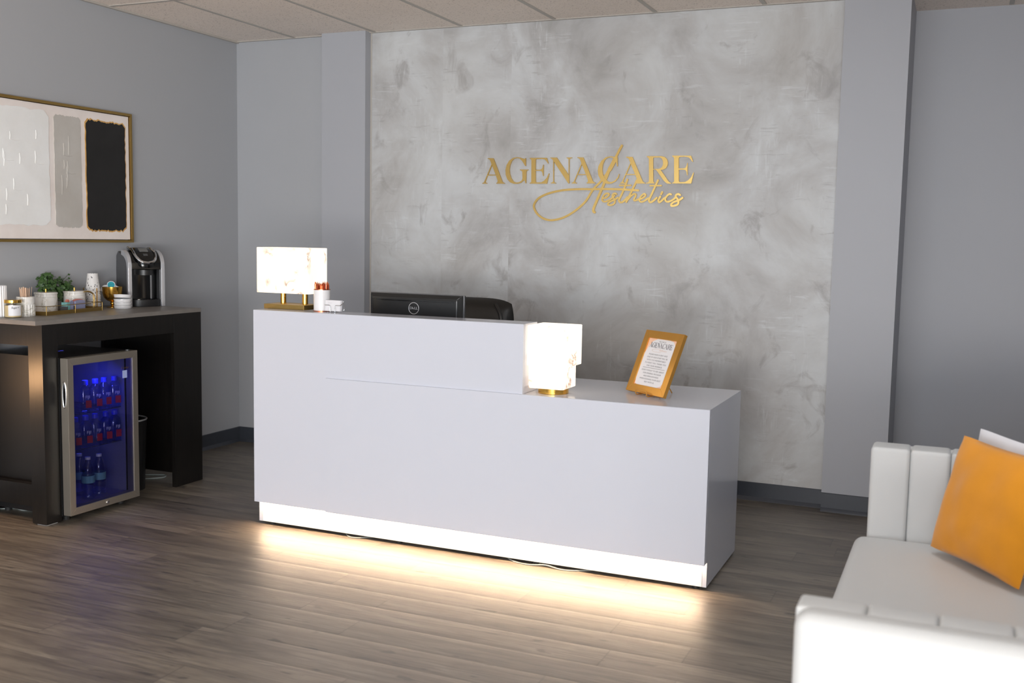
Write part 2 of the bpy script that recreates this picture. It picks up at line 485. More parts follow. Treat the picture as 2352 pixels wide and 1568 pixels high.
# ------------------------------------------------------------------ mesh helpers
class MB:
    def __init__(s):
        s.bm = bmesh.new()

    def _merge(s, b, mx=None):
        if mx is not None:
            b.transform(mx)
        me = bpy.data.meshes.new('tmp')
        b.to_mesh(me)
        b.free()
        s.bm.from_mesh(me)
        bpy.data.meshes.remove(me)

    def box(s, x0, x1, y0, y1, z0, z1, bev=0.0, seg=2, mx=None):
        b = bmesh.new()
        bmesh.ops.create_cube(b, size=1)
        b.transform(Matrix.Translation(((x0 + x1) / 2, (y0 + y1) / 2, (z0 + z1) / 2)) @ Matrix.Diagonal((x1 - x0, y1 - y0, z1 - z0, 1)))
        if bev > 0:
            bmesh.ops.bevel(b, geom=b.edges[:], offset=bev, segments=seg, profile=0.5, affect='EDGES')
        s._merge(b, mx)
        return s

    def lathe(s, prof, c=(0, 0, 0), seg=32, mx=None, flute=0, fd=0.0, caps=True):
        b = bmesh.new()
        rings = []
        for r, z in prof:
            ring = []
            for i in range(seg):
                a = 2 * PI * i / seg
                rr = r
                if flute and r > 0.002:
                    rr = r - fd * abs(math.sin(a * flute / 2)) ** 0.5 + fd
                ring.append(b.verts.new((c[0] + rr * math.cos(a), c[1] + rr * math.sin(a), c[2] + z)))
            rings.append(ring)
        for p, q in zip(rings, rings[1:]):
            for i in range(seg):
                j = (i + 1) % seg
                b.faces.new((p[i], p[j], q[j], q[i]))
        if caps:
            b.faces.new(list(reversed(rings[0])))
            b.faces.new(rings[-1])
        bmesh.ops.remove_doubles(b, verts=b.verts[:], dist=1e-6)
        s._merge(b, mx)
        return s

    def cyl(s, c, r, z0, z1, seg=24, mx=None, bev=0.0):
        if bev:
            return s.lathe([(r - bev, z0), (r, z0 + bev), (r, z1 - bev), (r - bev, z1)], (c[0], c[1], 0), seg, mx)
        return s.lathe([(r, z0), (r, z1)], (c[0], c[1], 0), seg, mx)

    def tube(s, pts, r, seg=8, closed=False, mx=None, flat=1.0):
        b = bmesh.new()
        pts = [Vector(p) for p in pts]
        n = len(pts)
        rings = []
        prev = None
        for i, p in enumerate(pts):
            if closed:
                t = pts[(i + 1) % n] - pts[i - 1]
            else:
                t = pts[min(i + 1, n - 1)] - pts[max(i - 1, 0)]
            t.normalize()
            if prev is None:
                a = Vector((0, 0, 1)) if abs(t.z) < 0.9 else Vector((1, 0, 0))
                nrm = t.cross(a).normalized()
            else:
                nrm = (prev - t * prev.dot(t)).normalized()
            prev = nrm
            bi = t.cross(nrm)
            rings.append([b.verts.new(p + (nrm * math.cos(2 * PI * k / seg) + bi * math.sin(2 * PI * k / seg) * flat) * r) for k in range(seg)])
        m = n if closed else n - 1
        for i in range(m):
            p, q = rings[i], rings[(i + 1) % n]
            for k in range(seg):
                j = (k + 1) % seg
                b.faces.new((p[k], p[j], q[j], q[k]))
        if not closed:
            b.faces.new(list(reversed(rings[0])))
            b.faces.new(rings[-1])
        bmesh.ops.recalc_face_normals(b, faces=b.faces[:])
        s._merge(b, mx)
        return s

    def prism(s, poly, d0, d1, axis='y', bev=0.0, mx=None):
        """poly: 2-D outline; axis x: (y,z), axis y: (x,z), axis z: (x,y)"""
        b = bmesh.new()

        def P(p, d):
            return {'x': (d, p[0], p[1]), 'y': (p[0], d, p[1]), 'z': (p[0], p[1], d)}[axis]
        A = [b.verts.new(P(p, d0)) for p in poly]
        B = [b.verts.new(P(p, d1)) for p in poly]
        n = len(poly)
        b.faces.new(A)
        b.faces.new(list(reversed(B)))
        for i in range(n):
            j = (i + 1) % n
            b.faces.new((A[j], A[i], B[i], B[j]))
        bmesh.ops.recalc_face_normals(b, faces=b.faces[:])
        if bev:
            bmesh.ops.bevel(b, geom=b.edges[:], offset=bev, segments=2, profile=0.5, affect='EDGES')
        s._merge(b, mx)
        return s

    def build(s, name, m, parent=None, ang=35, local=True, smooth=True):
        """local=False: geometry given in world coordinates, moved under an unrotated parent"""
        bmesh.ops.recalc_face_normals(s.bm, faces=s.bm.faces[:])
        if smooth:
            for f in s.bm.faces:
                f.smooth = True
            th = math.radians(ang)
            for e in s.bm.edges:
                if len(e.link_faces) == 2 and e.calc_face_angle(0) > th:
                    e.smooth = False
        if parent is not None and not local:
            p = parent
            off = Vector((0, 0, 0))
            while p is not None:
                off += Vector(p.location)
                p = p.parent
            s.bm.transform(Matrix.Translation(-off))
        me = bpy.data.meshes.new(name)
        s.bm.to_mesh(me)
        s.bm.free()
        me.materials.append(M[m] if isinstance(m, str) else m)
        o = bpy.data.objects.new(name, me)
        C.objects.link(o)
        if smooth and ang <= 35:
            wn = o.modifiers.new('weighted_normal', 'WEIGHTED_NORMAL')
            wn.keep_sharp = True
            wn.weight = 100
        if parent is not None:
            o.parent = parent
        return o


def tag(o, label, cat, group=None, kind=None):
    o['label'] = label
    o['category'] = cat
    if group:
        o['group'] = group
    if kind:
        o['kind'] = kind
    return o


def thing(name, loc, label, cat, rz=0.0, group=None):
    o = bpy.data.objects.new(name, None)
    o.empty_display_size = 0.05
    C.objects.link(o)
    o.location = loc
    o.rotation_euler = (0, 0, rz)
    return tag(o, label, cat, group)


def struct(mb, name, m, **kw):
    o = mb.build(name, m, **kw)
    if o.parent is None:
        o['kind'] = 'structure'
    return o


def rebase(o):
    """put a single-mesh thing's origin at the middle of its base"""
    xs = [v.co for v in o.data.vertices]
    c = Vector((sum(v.x for v in xs) / len(xs), sum(v.y for v in xs) / len(xs), min(v.z for v in xs)))
    o.data.transform(Matrix.Translation(-c))
    o.location = c
    return o


def copy_tree(o, parent=None):
    c = o.copy()
    C.objects.link(c)
    c.parent = parent
    for ch in list(o.children):
        copy_tree(ch, c)
    return c


def text_mesh(name, body, size, m, parent=None, mx=Matrix.Identity(4), depth=0.0002, align='CENTER', sx=1.0, space=1.0, line=1.0, shear=0.0):
    cu = bpy.data.curves.new('txt', 'FONT')
    cu.body = body
    cu.size = size
    cu.align_x = align
    cu.align_y = 'CENTER'
    cu.extrude = depth
    cu.space_character = space
    cu.space_line = line
    cu.shear = shear
    cu.resolution_u = 3
    ob = bpy.data.objects.new('txt', cu)
    C.objects.link(ob)
    dg = bpy.context.evaluated_depsgraph_get()
    me = bpy.data.meshes.new_from_object(ob.evaluated_get(dg))
    bpy.data.objects.remove(ob)
    me.transform(mx @ Matrix.Diagonal((sx, 1, 1, 1)))
    me.name = name
    me.materials.clear()
    me.materials.append(M[m])
    o = bpy.data.objects.new(name, me)
    C.objects.link(o)
    if parent is not None:
        o.parent = parent
    return o


def outline_mesh(b, loops, y0, y1):
    """flat letter with holes, cut from sheet: loops in (x, z), faces at y0 and y1"""
    cu = bpy.data.curves.new('gl', 'CURVE')
    cu.dimensions = '2D'
    cu.fill_mode = 'BOTH'
    cu.extrude = abs(y1 - y0) / 2
    for lp in loops:
        sp = cu.splines.new('POLY')
        sp.points.add(len(lp) - 1)
        for p, (x, z) in zip(sp.points, lp):
            p.co = (x, z, 0, 1)
        sp.use_cyclic_u = True
    ob = bpy.data.objects.new('gl', cu)
    C.objects.link(ob)
    dg = bpy.context.evaluated_depsgraph_get()
    me = bpy.data.meshes.new_from_object(ob.evaluated_get(dg))
    bpy.data.objects.remove(ob)
    me.transform(Matrix.Translation((0, (y0 + y1) / 2, 0)) @ Matrix.Rotation(PI / 2, 4, 'X'))
    b.bm.from_mesh(me)
    bpy.data.meshes.remove(me)


def catmull(pts, n=6):
    if len(pts) < 3:
        return [Vector(p) for p in pts]
    P = [Vector(p) for p in pts]
    P = [P[0] * 2 - P[1]] + P + [P[-1] * 2 - P[-2]]
    out = []
    for i in range(1, len(P) - 2):
        for k in range(n):
            t = k / n
            a, b_, c, d = P[i - 1], P[i], P[i + 1], P[i + 2]
            out.append(0.5 * ((2 * b_) + (-a + c) * t + (2 * a - 5 * b_ + 4 * c - d) * t * t + (-a + 3 * b_ - 3 * c + d) * t ** 3))
    out.append(P[-2])
    return out


# ------------------------------------------------------------------ room shell
HC = 2.732
XL, XR = -2.31, 3.10
YF = -12.0
struct(MB().box(XL - 0.1, XR + 0.1, YF - 0.1, 0.6, -0.1, 0.0), 'floor', 'floor')
ce = struct(MB().box(XL - 0.1, XR + 0.1, YF - 0.1, 0.6, HC, HC + 0.1), 'ceiling', 'ceiling')
g = MB()
for i in range(-3, 6):
    g.box(i * 0.61 - 0.012, i * 0.61 + 0.012, YF, 0.39, HC - 0.004, HC + 0.001)
for j in range(0, 10):
    y = -1.158 - j * 1.22
    g.box(XL, XR, y - 0.012, y + 0.012, HC - 0.0045, HC + 0.001)
g.build('ceiling_grid', 'grid', ce, local=False)
g = MB()
g.box(XL, XL + 0.022, YF, 0.0, HC - 0.012, HC)
g.box(XL, -1.5825, -0.022, 0.0, HC - 0.006, HC)
g.box(-1.2562, 1.6416, -0.022, -0.002, HC - 0.006, HC)
struct(g, 'trim_1', 'grid')
struct(MB().box(XL - 0.1, XL, YF - 0.1, 0.6, 0, HC), 'wall_left', 'wall_grey')
struct(MB().box(XL, 1.6416, 0.0, 0.1, 0, HC), 'wall_back', 'wall_grey')
struct(MB().box(1.968, XR, 0.42, 0.52, 0, HC), 'wall_back_right', 'pillar')
g = MB()
g.box(XR, XR + 0.1, YF - 0.1, -11.1, 0, HC)
g.box(XR, XR + 0.1, -6.1, 0.6, 0, HC)
g.box(XR, XR + 0.1, -11.1, -6.1, 0, 0.28)
g.box(XR, XR + 0.1, -11.1, -6.1, 2.54, HC)
struct(g, 'wall_right', 'wall_grey')
g = MB()
for y in (-11.1, -9.45, -7.78, -6.14):
    g.box(XR + 0.03, XR + 0.07, y, y + 0.04, 0.28, 2.54)
g.box(XR + 0.03, XR + 0.07, -11.1, -6.1, 0.28, 0.32)
g.box(XR + 0.03, XR + 0.07, -11.1, -6.1, 2.50, 2.54)
w = struct(g, 'window_3', 'aluminium')  # made-up window, opened in the unseen wall for the added side light
MB().box(XR + 0.048, XR + 0.052, -11.06, -6.14, 0.32, 2.50).build('glass_pane', 'pane', w)
for tx_, ty_ in ((2.05, -2.5), (0.3, -7.4)):  # made-up panels to go with the added overhead fill lights
    t_ = thing('added_light_panel', (tx_, ty_, HC), 'unseen rectangular light panel added above the white sofa' if ty_ > -5 else 'unseen rectangular light panel added near the shopfront windows', 'ceiling light')
    MB().box(-0.30, 0.30, -0.60, 0.60, -0.006, -0.0005).build('panel_face', 'white_matte', t_)
struct(MB().box(-1.2562, 1.6416, -0.002, 0.0, 0, HC), 'wall_feature', 'feature')
struct(MB().box(-1.5825, -1.2562, -0.069, 0.0, 0, HC), 'trim_2', 'pillar')
struct(MB().box(1.6416, 1.968, -0.066, 0.52, 0, HC), 'trim_3', 'pillar')
struct(MB().box(-1.2562, -1.247, -0.0045, -0.002, 0.1, HC - 0.006), 'trim_4', 'grid')
# front wall with two big shopfront windows, behind the camera
g = MB()
g.box(XL, XR, YF - 0.1, YF, 0, 0.30)
g.box(XL, XR, YF - 0.1, YF, 2.52, HC)
for a, b in ((XL, -2.10), (0.30, 0.70), (XR - 0.01, XR)):
    g.box(a, b, YF - 0.1, YF, 0.30, 2.52)
struct(g, 'wall_front', 'wall_grey')
for k, (a, b) in enumerate(((-2.10, 0.30), (0.70, XR - 0.01))):
    f = MB()
    for x in (a, (a + b) / 2 - 0.02, b - 0.04):
        f.box(x, x + 0.04, YF - 0.07, YF - 0.03, 0.30, 2.52)
    f.box(a, b, YF - 0.07, YF - 0.03, 0.30, 0.34)
    f.box(a, b, YF - 0.07, YF - 0.03, 2.48, 2.52)
    w = struct(f, 'window_%d' % (k + 1), 'aluminium')
    MB().box(a + 0.04, b - 0.04, YF - 0.052, YF - 0.048, 0.34, 2.48).build('glass_pane', 'pane', w)


def base_run(x0, y0, x1, y1, nx, ny):
    """vinyl cove base between two floor points; (nx, ny) points into the room"""
    L = math.hypot(x1 - x0, y1 - y0)
    prof = [(0, 0), (0.020, 0), (0.0185, 0.004), (0.010, 0.014), (0.0045, 0.020), (0.0035, 0.098), (0.0, 0.1016)]
    b = MB()
    b.prism(prof, 0, L, 'x')
    d = Vector(((x1 - x0) / L, (y1 - y0) / L, 0))
    n = Vector((nx, ny, 0))
    mx = Matrix(((d.x, n.x, 0, x0), (d.y, n.y, 0, y0), (0, 0, 1, 0), (0, 0, 0, 1)))
    b.bm.transform(mx)
    return b


def join(*mbs):
    a = mbs[0]
    for b in mbs[1:]:
        me = bpy.data.meshes.new('t')
        b.bm.to_mesh(me)
        a.bm.from_mesh(me)
        bpy.data.meshes.remove(me)
        b.bm.free()
    return a


struct(join(base_run(XL, 0, -1.5825, 0, 0, -1), base_run(-1.5825, -0.069, -1.2562, -0.069, 0, -1), base_run(-1.5825, 0, -1.5825, -0.069, -1, 0),
            base_run(-1.2562, -0.002, 1.6416, -0.002, 0, -1), base_run(1.6416, -0.066, 1.968, -0.066, 0, -1), base_run(1.968, 0.42, XR, 0.42, 0, -1)), 'baseboard_back', 'baseboard')
struct(base_run(XL, 0.0, XL, YF, 1, 0), 'baseboard_left', 'baseboard')
struct(base_run(XR, 0.42, XR, -6.1, -1, 0), 'baseboard_right', 'baseboard')

# ------------------------------------------------------------------ wall sign
LOGO=[('A',[[[-0.421,1.927],[-0.41,1.924],[-0.402,1.915],[-0.394,1.895],[-0.439,1.794],[-0.444,1.784],[-0.454,1.781],[-0.454,1.777],[-0.423,1.777],[-0.423,1.781],[-0.432,1.784],[-0.434,1.789],[-0.419,1.826],[-0.363,1.826],[-0.351,1.796],[-0.352,1.786],[-0.359,1.781],[-0.36,1.777],[-0.304,1.776],[-0.304,1.78],[-0.315,1.785],[-0.321,1.792],[-0.382,1.93],[-0.419,1.931]],[[-0.416,1.832],[-0.391,1.889],[-0.365,1.831]]]),
('G',[[[-0.168,1.928],[-0.171,1.928],[-0.174,1.924],[-0.183,1.925],[-0.205,1.932],[-0.227,1.934],[-0.252,1.93],[-0.276,1.915],[-0.293,1.889],[-0.3,1.859],[-0.298,1.829],[-0.286,1.802],[-0.268,1.784],[-0.246,1.776],[-0.22,1.775],[-0.198,1.78],[-0.178,1.796],[-0.171,1.793],[-0.167,1.778],[-0.163,1.778],[-0.163,1.844],[-0.16,1.853],[-0.149,1.857],[-0.149,1.86],[-0.205,1.861],[-0.205,1.857],[-0.194,1.853],[-0.189,1.848],[-0.187,1.808],[-0.191,1.795],[-0.209,1.785],[-0.229,1.783],[-0.246,1.79],[-0.261,1.809],[-0.271,1.835],[-0.274,1.862],[-0.27,1.888],[-0.259,1.912],[-0.245,1.925],[-0.227,1.929],[-0.208,1.926],[-0.192,1.912],[-0.181,1.897],[-0.172,1.882],[-0.167,1.881]]]),
('E',[[[-0.143,1.929],[-0.143,1.925],[-0.135,1.922],[-0.131,1.915],[-0.129,1.788],[-0.132,1.783],[-0.14,1.78],[-0.14,1.776],[-0.028,1.775],[-0.014,1.836],[-0.017,1.836],[-0.029,1.811],[-0.047,1.793],[-0.064,1.784],[-0.093,1.783],[-0.099,1.785],[-0.101,1.791],[-0.103,1.852],[-0.075,1.852],[-0.064,1.849],[-0.058,1.84],[-0.054,1.821],[-0.051,1.821],[-0.052,1.888],[-0.055,1.888],[-0.058,1.873],[-0.064,1.862],[-0.075,1.858],[-0.103,1.858],[-0.104,1.915],[-0.101,1.921],[-0.068,1.922],[-0.046,1.919],[-0.033,1.907],[-0.024,1.894],[-0.021,1.895],[-0.032,1.928]]]),
('N',[[[-0.009,1.929],[-0.009,1.925],[0.002,1.921],[0.009,1.912],[0.012,1.792],[0.009,1.784],[-0.004,1.78],[-0.004,1.777],[0.03,1.776],[0.03,1.78],[0.02,1.783],[0.016,1.791],[0.014,1.905],[0.109,1.776],[0.114,1.776],[0.111,1.915],[0.115,1.922],[0.128,1.924],[0.128,1.928],[0.094,1.928],[0.094,1.924],[0.104,1.921],[0.107,1.915],[0.109,1.826],[0.031,1.929]]]),
('A',[[[0.162,1.925],[0.172,1.922],[0.18,1.913],[0.188,1.893],[0.145,1.793],[0.14,1.783],[0.13,1.78],[0.13,1.776],[0.161,1.776],[0.161,1.78],[0.151,1.783],[0.149,1.788],[0.164,1.825],[0.219,1.825],[0.231,1.795],[0.23,1.785],[0.223,1.78],[0.223,1.776],[0.277,1.776],[0.277,1.78],[0.267,1.784],[0.261,1.791],[0.199,1.927],[0.163,1.929]],[[0.167,1.83],[0.191,1.887],[0.217,1.83]]]),
('C',[[[0.409,1.926],[0.405,1.928],[0.4,1.924],[0.38,1.93],[0.36,1.931],[0.335,1.925],[0.31,1.905],[0.294,1.876],[0.29,1.85],[0.295,1.822],[0.31,1.796],[0.33,1.778],[0.354,1.772],[0.378,1.775],[0.401,1.787],[0.418,1.808],[0.423,1.829],[0.42,1.83],[0.413,1.811],[0.398,1.794],[0.381,1.785],[0.368,1.783],[0.354,1.788],[0.335,1.805],[0.322,1.831],[0.318,1.857],[0.321,1.885],[0.332,1.909],[0.347,1.922],[0.364,1.926],[0.381,1.923],[0.394,1.91],[0.403,1.891],[0.407,1.873],[0.411,1.873]]]),
('A',[[[0.46,1.924],[0.47,1.921],[0.479,1.912],[0.487,1.892],[0.443,1.792],[0.437,1.782],[0.428,1.778],[0.428,1.774],[0.459,1.774],[0.459,1.778],[0.45,1.782],[0.448,1.787],[0.462,1.823],[0.52,1.823],[0.532,1.793],[0.531,1.783],[0.524,1.779],[0.523,1.774],[0.579,1.774],[0.579,1.778],[0.569,1.782],[0.563,1.789],[0.499,1.926],[0.462,1.928]],[[0.466,1.829],[0.49,1.886],[0.517,1.828]]]),
('R',[[[0.584,1.929],[0.584,1.925],[0.592,1.921],[0.597,1.914],[0.601,1.79],[0.598,1.781],[0.584,1.778],[0.584,1.774],[0.636,1.774],[0.636,1.777],[0.63,1.781],[0.627,1.788],[0.624,1.852],[0.639,1.852],[0.645,1.847],[0.689,1.789],[0.703,1.777],[0.711,1.773],[0.732,1.773],[0.732,1.777],[0.724,1.78],[0.716,1.786],[0.671,1.847],[0.667,1.85],[0.684,1.852],[0.7,1.861],[0.708,1.878],[0.709,1.894],[0.703,1.911],[0.69,1.923],[0.672,1.928]],[[0.622,1.914],[0.624,1.921],[0.662,1.921],[0.673,1.914],[0.68,1.9],[0.681,1.882],[0.675,1.866],[0.661,1.857],[0.624,1.856]]]),
('E',[[[0.733,1.93],[0.733,1.925],[0.741,1.922],[0.744,1.915],[0.749,1.786],[0.746,1.781],[0.738,1.778],[0.738,1.774],[0.848,1.773],[0.861,1.835],[0.858,1.835],[0.846,1.809],[0.829,1.791],[0.812,1.782],[0.784,1.781],[0.779,1.783],[0.776,1.789],[0.774,1.851],[0.801,1.851],[0.812,1.848],[0.818,1.839],[0.822,1.819],[0.825,1.819],[0.823,1.888],[0.82,1.888],[0.818,1.873],[0.811,1.861],[0.801,1.858],[0.773,1.858],[0.771,1.915],[0.775,1.922],[0.807,1.923],[0.828,1.919],[0.841,1.907],[0.85,1.894],[0.854,1.895],[0.842,1.928]]])]
STROKES=[('loop',[[0.357,1.856],[0.339,1.824],[0.306,1.783],[0.278,1.757],[0.256,1.73],[0.217,1.67],[0.152,1.614],[0.083,1.576],[0.012,1.559],[-0.042,1.567],[-0.085,1.594],[-0.109,1.632],[-0.104,1.662],[-0.073,1.694],[-0.009,1.72],[0.079,1.737],[0.184,1.743],[0.253,1.742],[0.29,1.743],[0.369,1.743],[0.46,1.74],[0.539,1.735]],0.0122),
('leg',[[0.378,1.894],[0.353,1.834],[0.323,1.757],[0.308,1.722],[0.286,1.67],[0.271,1.634],[0.269,1.615],[0.276,1.608]],0.0149),
('h1',[[0.432,1.991],[0.416,1.962],[0.396,1.923]],0.0136),
('h2',[[0.394,1.918],[0.382,1.891],[0.362,1.856]],0.0238),
('e',[[0.326,1.689],[0.343,1.693],[0.36,1.705],[0.362,1.714],[0.353,1.718],[0.338,1.714],[0.326,1.699],[0.321,1.683],[0.328,1.672],[0.344,1.671],[0.361,1.677],[0.381,1.69],[0.397,1.706]],0.0102),
('s',[[0.407,1.714],[0.4,1.718],[0.388,1.714],[0.384,1.702],[0.392,1.69],[0.4,1.677],[0.397,1.661],[0.382,1.651],[0.361,1.651],[0.358,1.658],[0.371,1.67],[0.398,1.682],[0.418,1.694]],0.0102),
('t',[[0.472,1.797],[0.458,1.757],[0.441,1.715],[0.425,1.682],[0.429,1.669],[0.442,1.667],[0.46,1.679],[0.475,1.696]],0.0115),
('tb',[[0.426,1.764],[0.493,1.764]],0.0088),
('h',[[0.529,1.793],[0.51,1.753],[0.489,1.709],[0.469,1.669]],0.0115),
('hn',[[0.47,1.674],[0.495,1.702],[0.513,1.714],[0.524,1.713],[0.523,1.699],[0.515,1.684],[0.519,1.677],[0.535,1.681]],0.0102),
('e',[[0.535,1.682],[0.562,1.689],[0.581,1.703],[0.581,1.713],[0.571,1.714],[0.555,1.699],[0.547,1.682],[0.556,1.67],[0.575,1.674],[0.6,1.69]],0.0102),
('t',[[0.654,1.792],[0.638,1.756],[0.62,1.715],[0.605,1.681],[0.612,1.668],[0.628,1.674],[0.65,1.693]],0.0115),
('tb',[[0.609,1.762],[0.674,1.762]],0.0088),
('i',[[0.671,1.7],[0.661,1.681],[0.665,1.668],[0.677,1.674],[0.696,1.692]],0.0115),
('id',[[0.681,1.725],[0.676,1.714]],0.0122),
('c',[[0.734,1.712],[0.724,1.714],[0.712,1.706],[0.701,1.69],[0.704,1.675],[0.719,1.671],[0.742,1.68],[0.761,1.695]],0.0109),
('s',[[0.786,1.709],[0.776,1.714],[0.763,1.709],[0.762,1.698],[0.774,1.684],[0.778,1.665],[0.769,1.653],[0.743,1.647],[0.736,1.654],[0.749,1.668],[0.781,1.68],[0.801,1.693]],0.0115)]

sg = thing('wall_sign', (0.22, -0.002, 1.55), 'brushed gold metal lettering sign on the mottled grey feature wall', 'sign')
for ch, loops in LOGO:
    b = MB()
    outline_mesh(b, loops, -0.0125, -0.0018)
    b.build('letter', 'gold', sg, local=False, ang=25)


def ribbon(b, pts, w, y0, y1, taper=0.0):
    P = [p for p in catmull([(x, 0, z) for x, z in pts], 6)]
    n = len(P)
    bm = b.bm
    rows = []
    for i, p in enumerate(P):
        t = (P[min(i + 1, n - 1)] - P[max(i - 1, 0)]).normalized()
        nn = Vector((-t.z, 0, t.x))
        ww = w / 2 * (1 - taper * i / (n - 1))
        yf = y0 - 0.0006 * i / (n - 1)
        rows.append([Vector((q.x, yy, q.z)) for q in (p + nn * ww, p - nn * ww) for yy in (yf, y1)])
    V = [[bm.verts.new(v) for v in r] for r in rows]
    for p, q in zip(V, V[1:]):
        for a, c in ((0, 2), (2, 3), (3, 1), (1, 0)):
            bm.faces.new((p[a], p[c], q[c], q[a]))
    for p, t in ((P[0], P[0] - P[1]), (P[-1], P[-1] - P[-2])):
        a0 = math.atan2(t.z, t.x)
        ww = w / 2 * (1 - (taper if p is P[-1] else 0))
        arc = [(p.x + ww * math.cos(a0 + PI * (k / 8 - 0.5)), p.z + ww * math.sin(a0 + PI * (k / 8 - 0.5))) for k in range(9)]
        b.prism(arc, y0 - (0.0007 if p is P[-1] else 0.0001), y1, 'y')


k = 0
word = MB()
for nm, pts, w in STROKES:
    dy = 0.00012 * k
    k += 1
    if nm in ('loop', 'leg', 'h1', 'h2'):
        b = MB()
        ribbon(b, pts, w, -0.0105 - dy, -0.0018)
        b.build({'loop': 'swash', 'leg': 'swash', 'h1': 'brush_handle', 'h2': 'brush_tip'}[nm], 'gold', sg, local=False, ang=25)
    else:
        ribbon(word, pts, w, -0.0105 - dy, -0.0018)
word.build('script_lettering', 'gold', sg, local=False, ang=25)

# ------------------------------------------------------------------ reception desk
X0, XS, XE, YD = -0.887, 0.548, 1.378, -1.699
H1, H2, HB = 1.077, 0.770, 0.122
YB, YP = -1.075, -1.6585
desk = thing('reception_desk', (0.25, -1.40, 0), 'long glossy white reception desk with stepped counter and glowing plinth', 'desk')
B = 0.0015
YI = YD + 0.018
MB().box(X0, XS, YI + 0.0002, -1.543, H2 + 0.001, H1).build('raised_counter', 'desk', desk, local=False)
MB().prism([(XS + 0.0005, YD), (XE, YD), (XE, YB), (X0 + 0.001, YB), (X0 + 0.001, -1.542), (XS + 0.0005, -1.542)], H2 - 0.028, H2, 'z').build('counter_top', 'desk', desk, local=False)
MB().prism([(X0, HB), (XE, HB), (XE, H2 - 0.0285), (XS, H2 - 0.0285), (XS, H1), (X0, H1)], YD, YI, 'y', bev=0.0008).build('front_panel', 'desk_front', desk, local=False)
MB().box(-0.462, XE, YD - 0.011, YD, HB - 0.001, H2 - 0.0002).build('face_panel', 'desk_front', desk, local=False)
MB().prism([(YI + 0.0002, H2 - 0.028), (YI + 0.0002, HB), (YP, HB), (YP, 0.015), (YB, 0.015), (YB, H2 - 0.028)], XE - 0.018, XE, 'x').build('side_panel', 'desk', desk, local=False)
MB().prism([(YI + 0.0002, H2 - 0.028), (YI + 0.0002, HB), (YP, HB), (YP, 0.015), (YB, 0.015), (YB, H2 - 0.028)], X0, X0 + 0.018, 'x').build('side_panel', 'desk', desk, local=False)
MB().box(X0 + 0.019, XE - 0.019, YP, YP + 0.018, 0.015, 0.30, B).build('plinth', 'desk_base', desk, local=False)
MB().box(X0 + 0.02, XE - 0.02, YD + 0.022, YD + 0.034, HB - 0.0035, HB + 0.003).build('light_strip', 'led_strip', desk, local=False)
MB().box(X0 + 0.019, XE - 0.019, YB - 0.30, YB - 0.282, 0.10, H2 - 0.029, B).build('modesty_panel', 'desk', desk, local=False)
for x in (X0 + 0.06, -0.1, 0.6, XE - 0.05):
    for y in (YP + 0.03, YB - 0.04):
        MB().cyl((x, y), 0.016, 0.0, 0.0155, 16).build('leveller_foot', 'black_rubber', desk, local=False)

# ------------------------------------------------------------------ cords under the desk
b = MB()
b.tube(catmull([(-0.42, -1.60, 0.004), (-0.37, -1.655, 0.003), (-0.33, -1.668, 0.003), (-0.29, -1.652, 0.004), (-0.24, -1.60, 0.004)]), 0.0025, 6)
tag(rebase(b.build('extension_cord', 'white_cable')), 'short thin pale cord peeking out under the left of the white desk', 'cord')
b = MB()
b.tube(catmull([(0.44, -1.60, 0.004), (0.50, -1.655, 0.003), (0.58, -1.672, 0.003), (0.66, -1.66, 0.008), (0.74, -1.672, 0.003), (0.82, -1.652, 0.004), (0.9, -1.58, 0.004)]), 0.003, 6)
tag(rebase(b.build('extension_cord', 'white_cable')), 'longer pale cord trailing along the floor under the right of the white desk', 'cord')

# ------------------------------------------------------------------ lamp with wide alabaster shade
def rbox(b, x0, x1, y0, y1, z0, z1, rv, re):
    """box with rounded upright corners rv and slightly rounded rims re"""
    bb = bmesh.new()
    bmesh.ops.create_cube(bb, size=1)
    bb.transform(Matrix.Translation(((x0 + x1) / 2, (y0 + y1) / 2, (z0 + z1) / 2)) @ Matrix.Diagonal((x1 - x0, y1 - y0, z1 - z0, 1)))
    ve = [e for e in bb.edges if abs(e.verts[0].co.z - e.verts[1].co.z) > 1e-6]
    bmesh.ops.bevel(bb, geom=ve, offset=rv, segments=6, profile=0.5, affect='EDGES')
    he = [e for e in bb.edges if abs(e.verts[0].co.z - e.verts[1].co.z) < 1e-6]
    bmesh.ops.bevel(bb, geom=he, offset=re, segments=2, profile=0.5, affect='EDGES')
    b._merge(bb)
    return b


l1 = thing('table_lamp', (-0.786, -1.520, H1), 'lit table lamp with wide veined alabaster shade on two brass posts', 'lamp')
MB().box(-0.905, -0.667, -1.590, -1.449, H1, H1 + 0.024, 0.002).build('base', 'gold_dark', l1, local=False)
for x in (-0.838, -0.708):
    MB().cyl((x, -1.520), 0.0145, H1 + 0.024, H1 + 0.082, 24).build('post', 'gold_bright', l1, local=False)
rbox(MB(), -0.940, -0.632, -1.607, -1.433, H1 + 0.080, H1 + 0.304, 0.012, 0.003).build('lamp_shade', 'alabaster_a', l1, local=False)

# lamp with stepped alabaster shade
l2 = thing('table_lamp', (0.649, -1.585, H2), 'lit small stepped alabaster lamp on round brass foot beside the raised counter', 'lamp')
MB().cyl((0.649, -1.585), 0.068, H2, H2 + 0.026, 48, bev=0.0015).build('base', 'gold_bright', l2, local=False)
b = MB()
rbox(b, 0.560, 0.725, -1.668, -1.502, H2 + 0.026, H2 + 0.125, 0.010, 0.002)
rbox(b, 0.556, 0.746, -1.680, -1.490, H2 + 0.1255, H2 + 0.302, 0.010, 0.003)
b.build('lamp_shade', 'alabaster_b', l2, local=False)

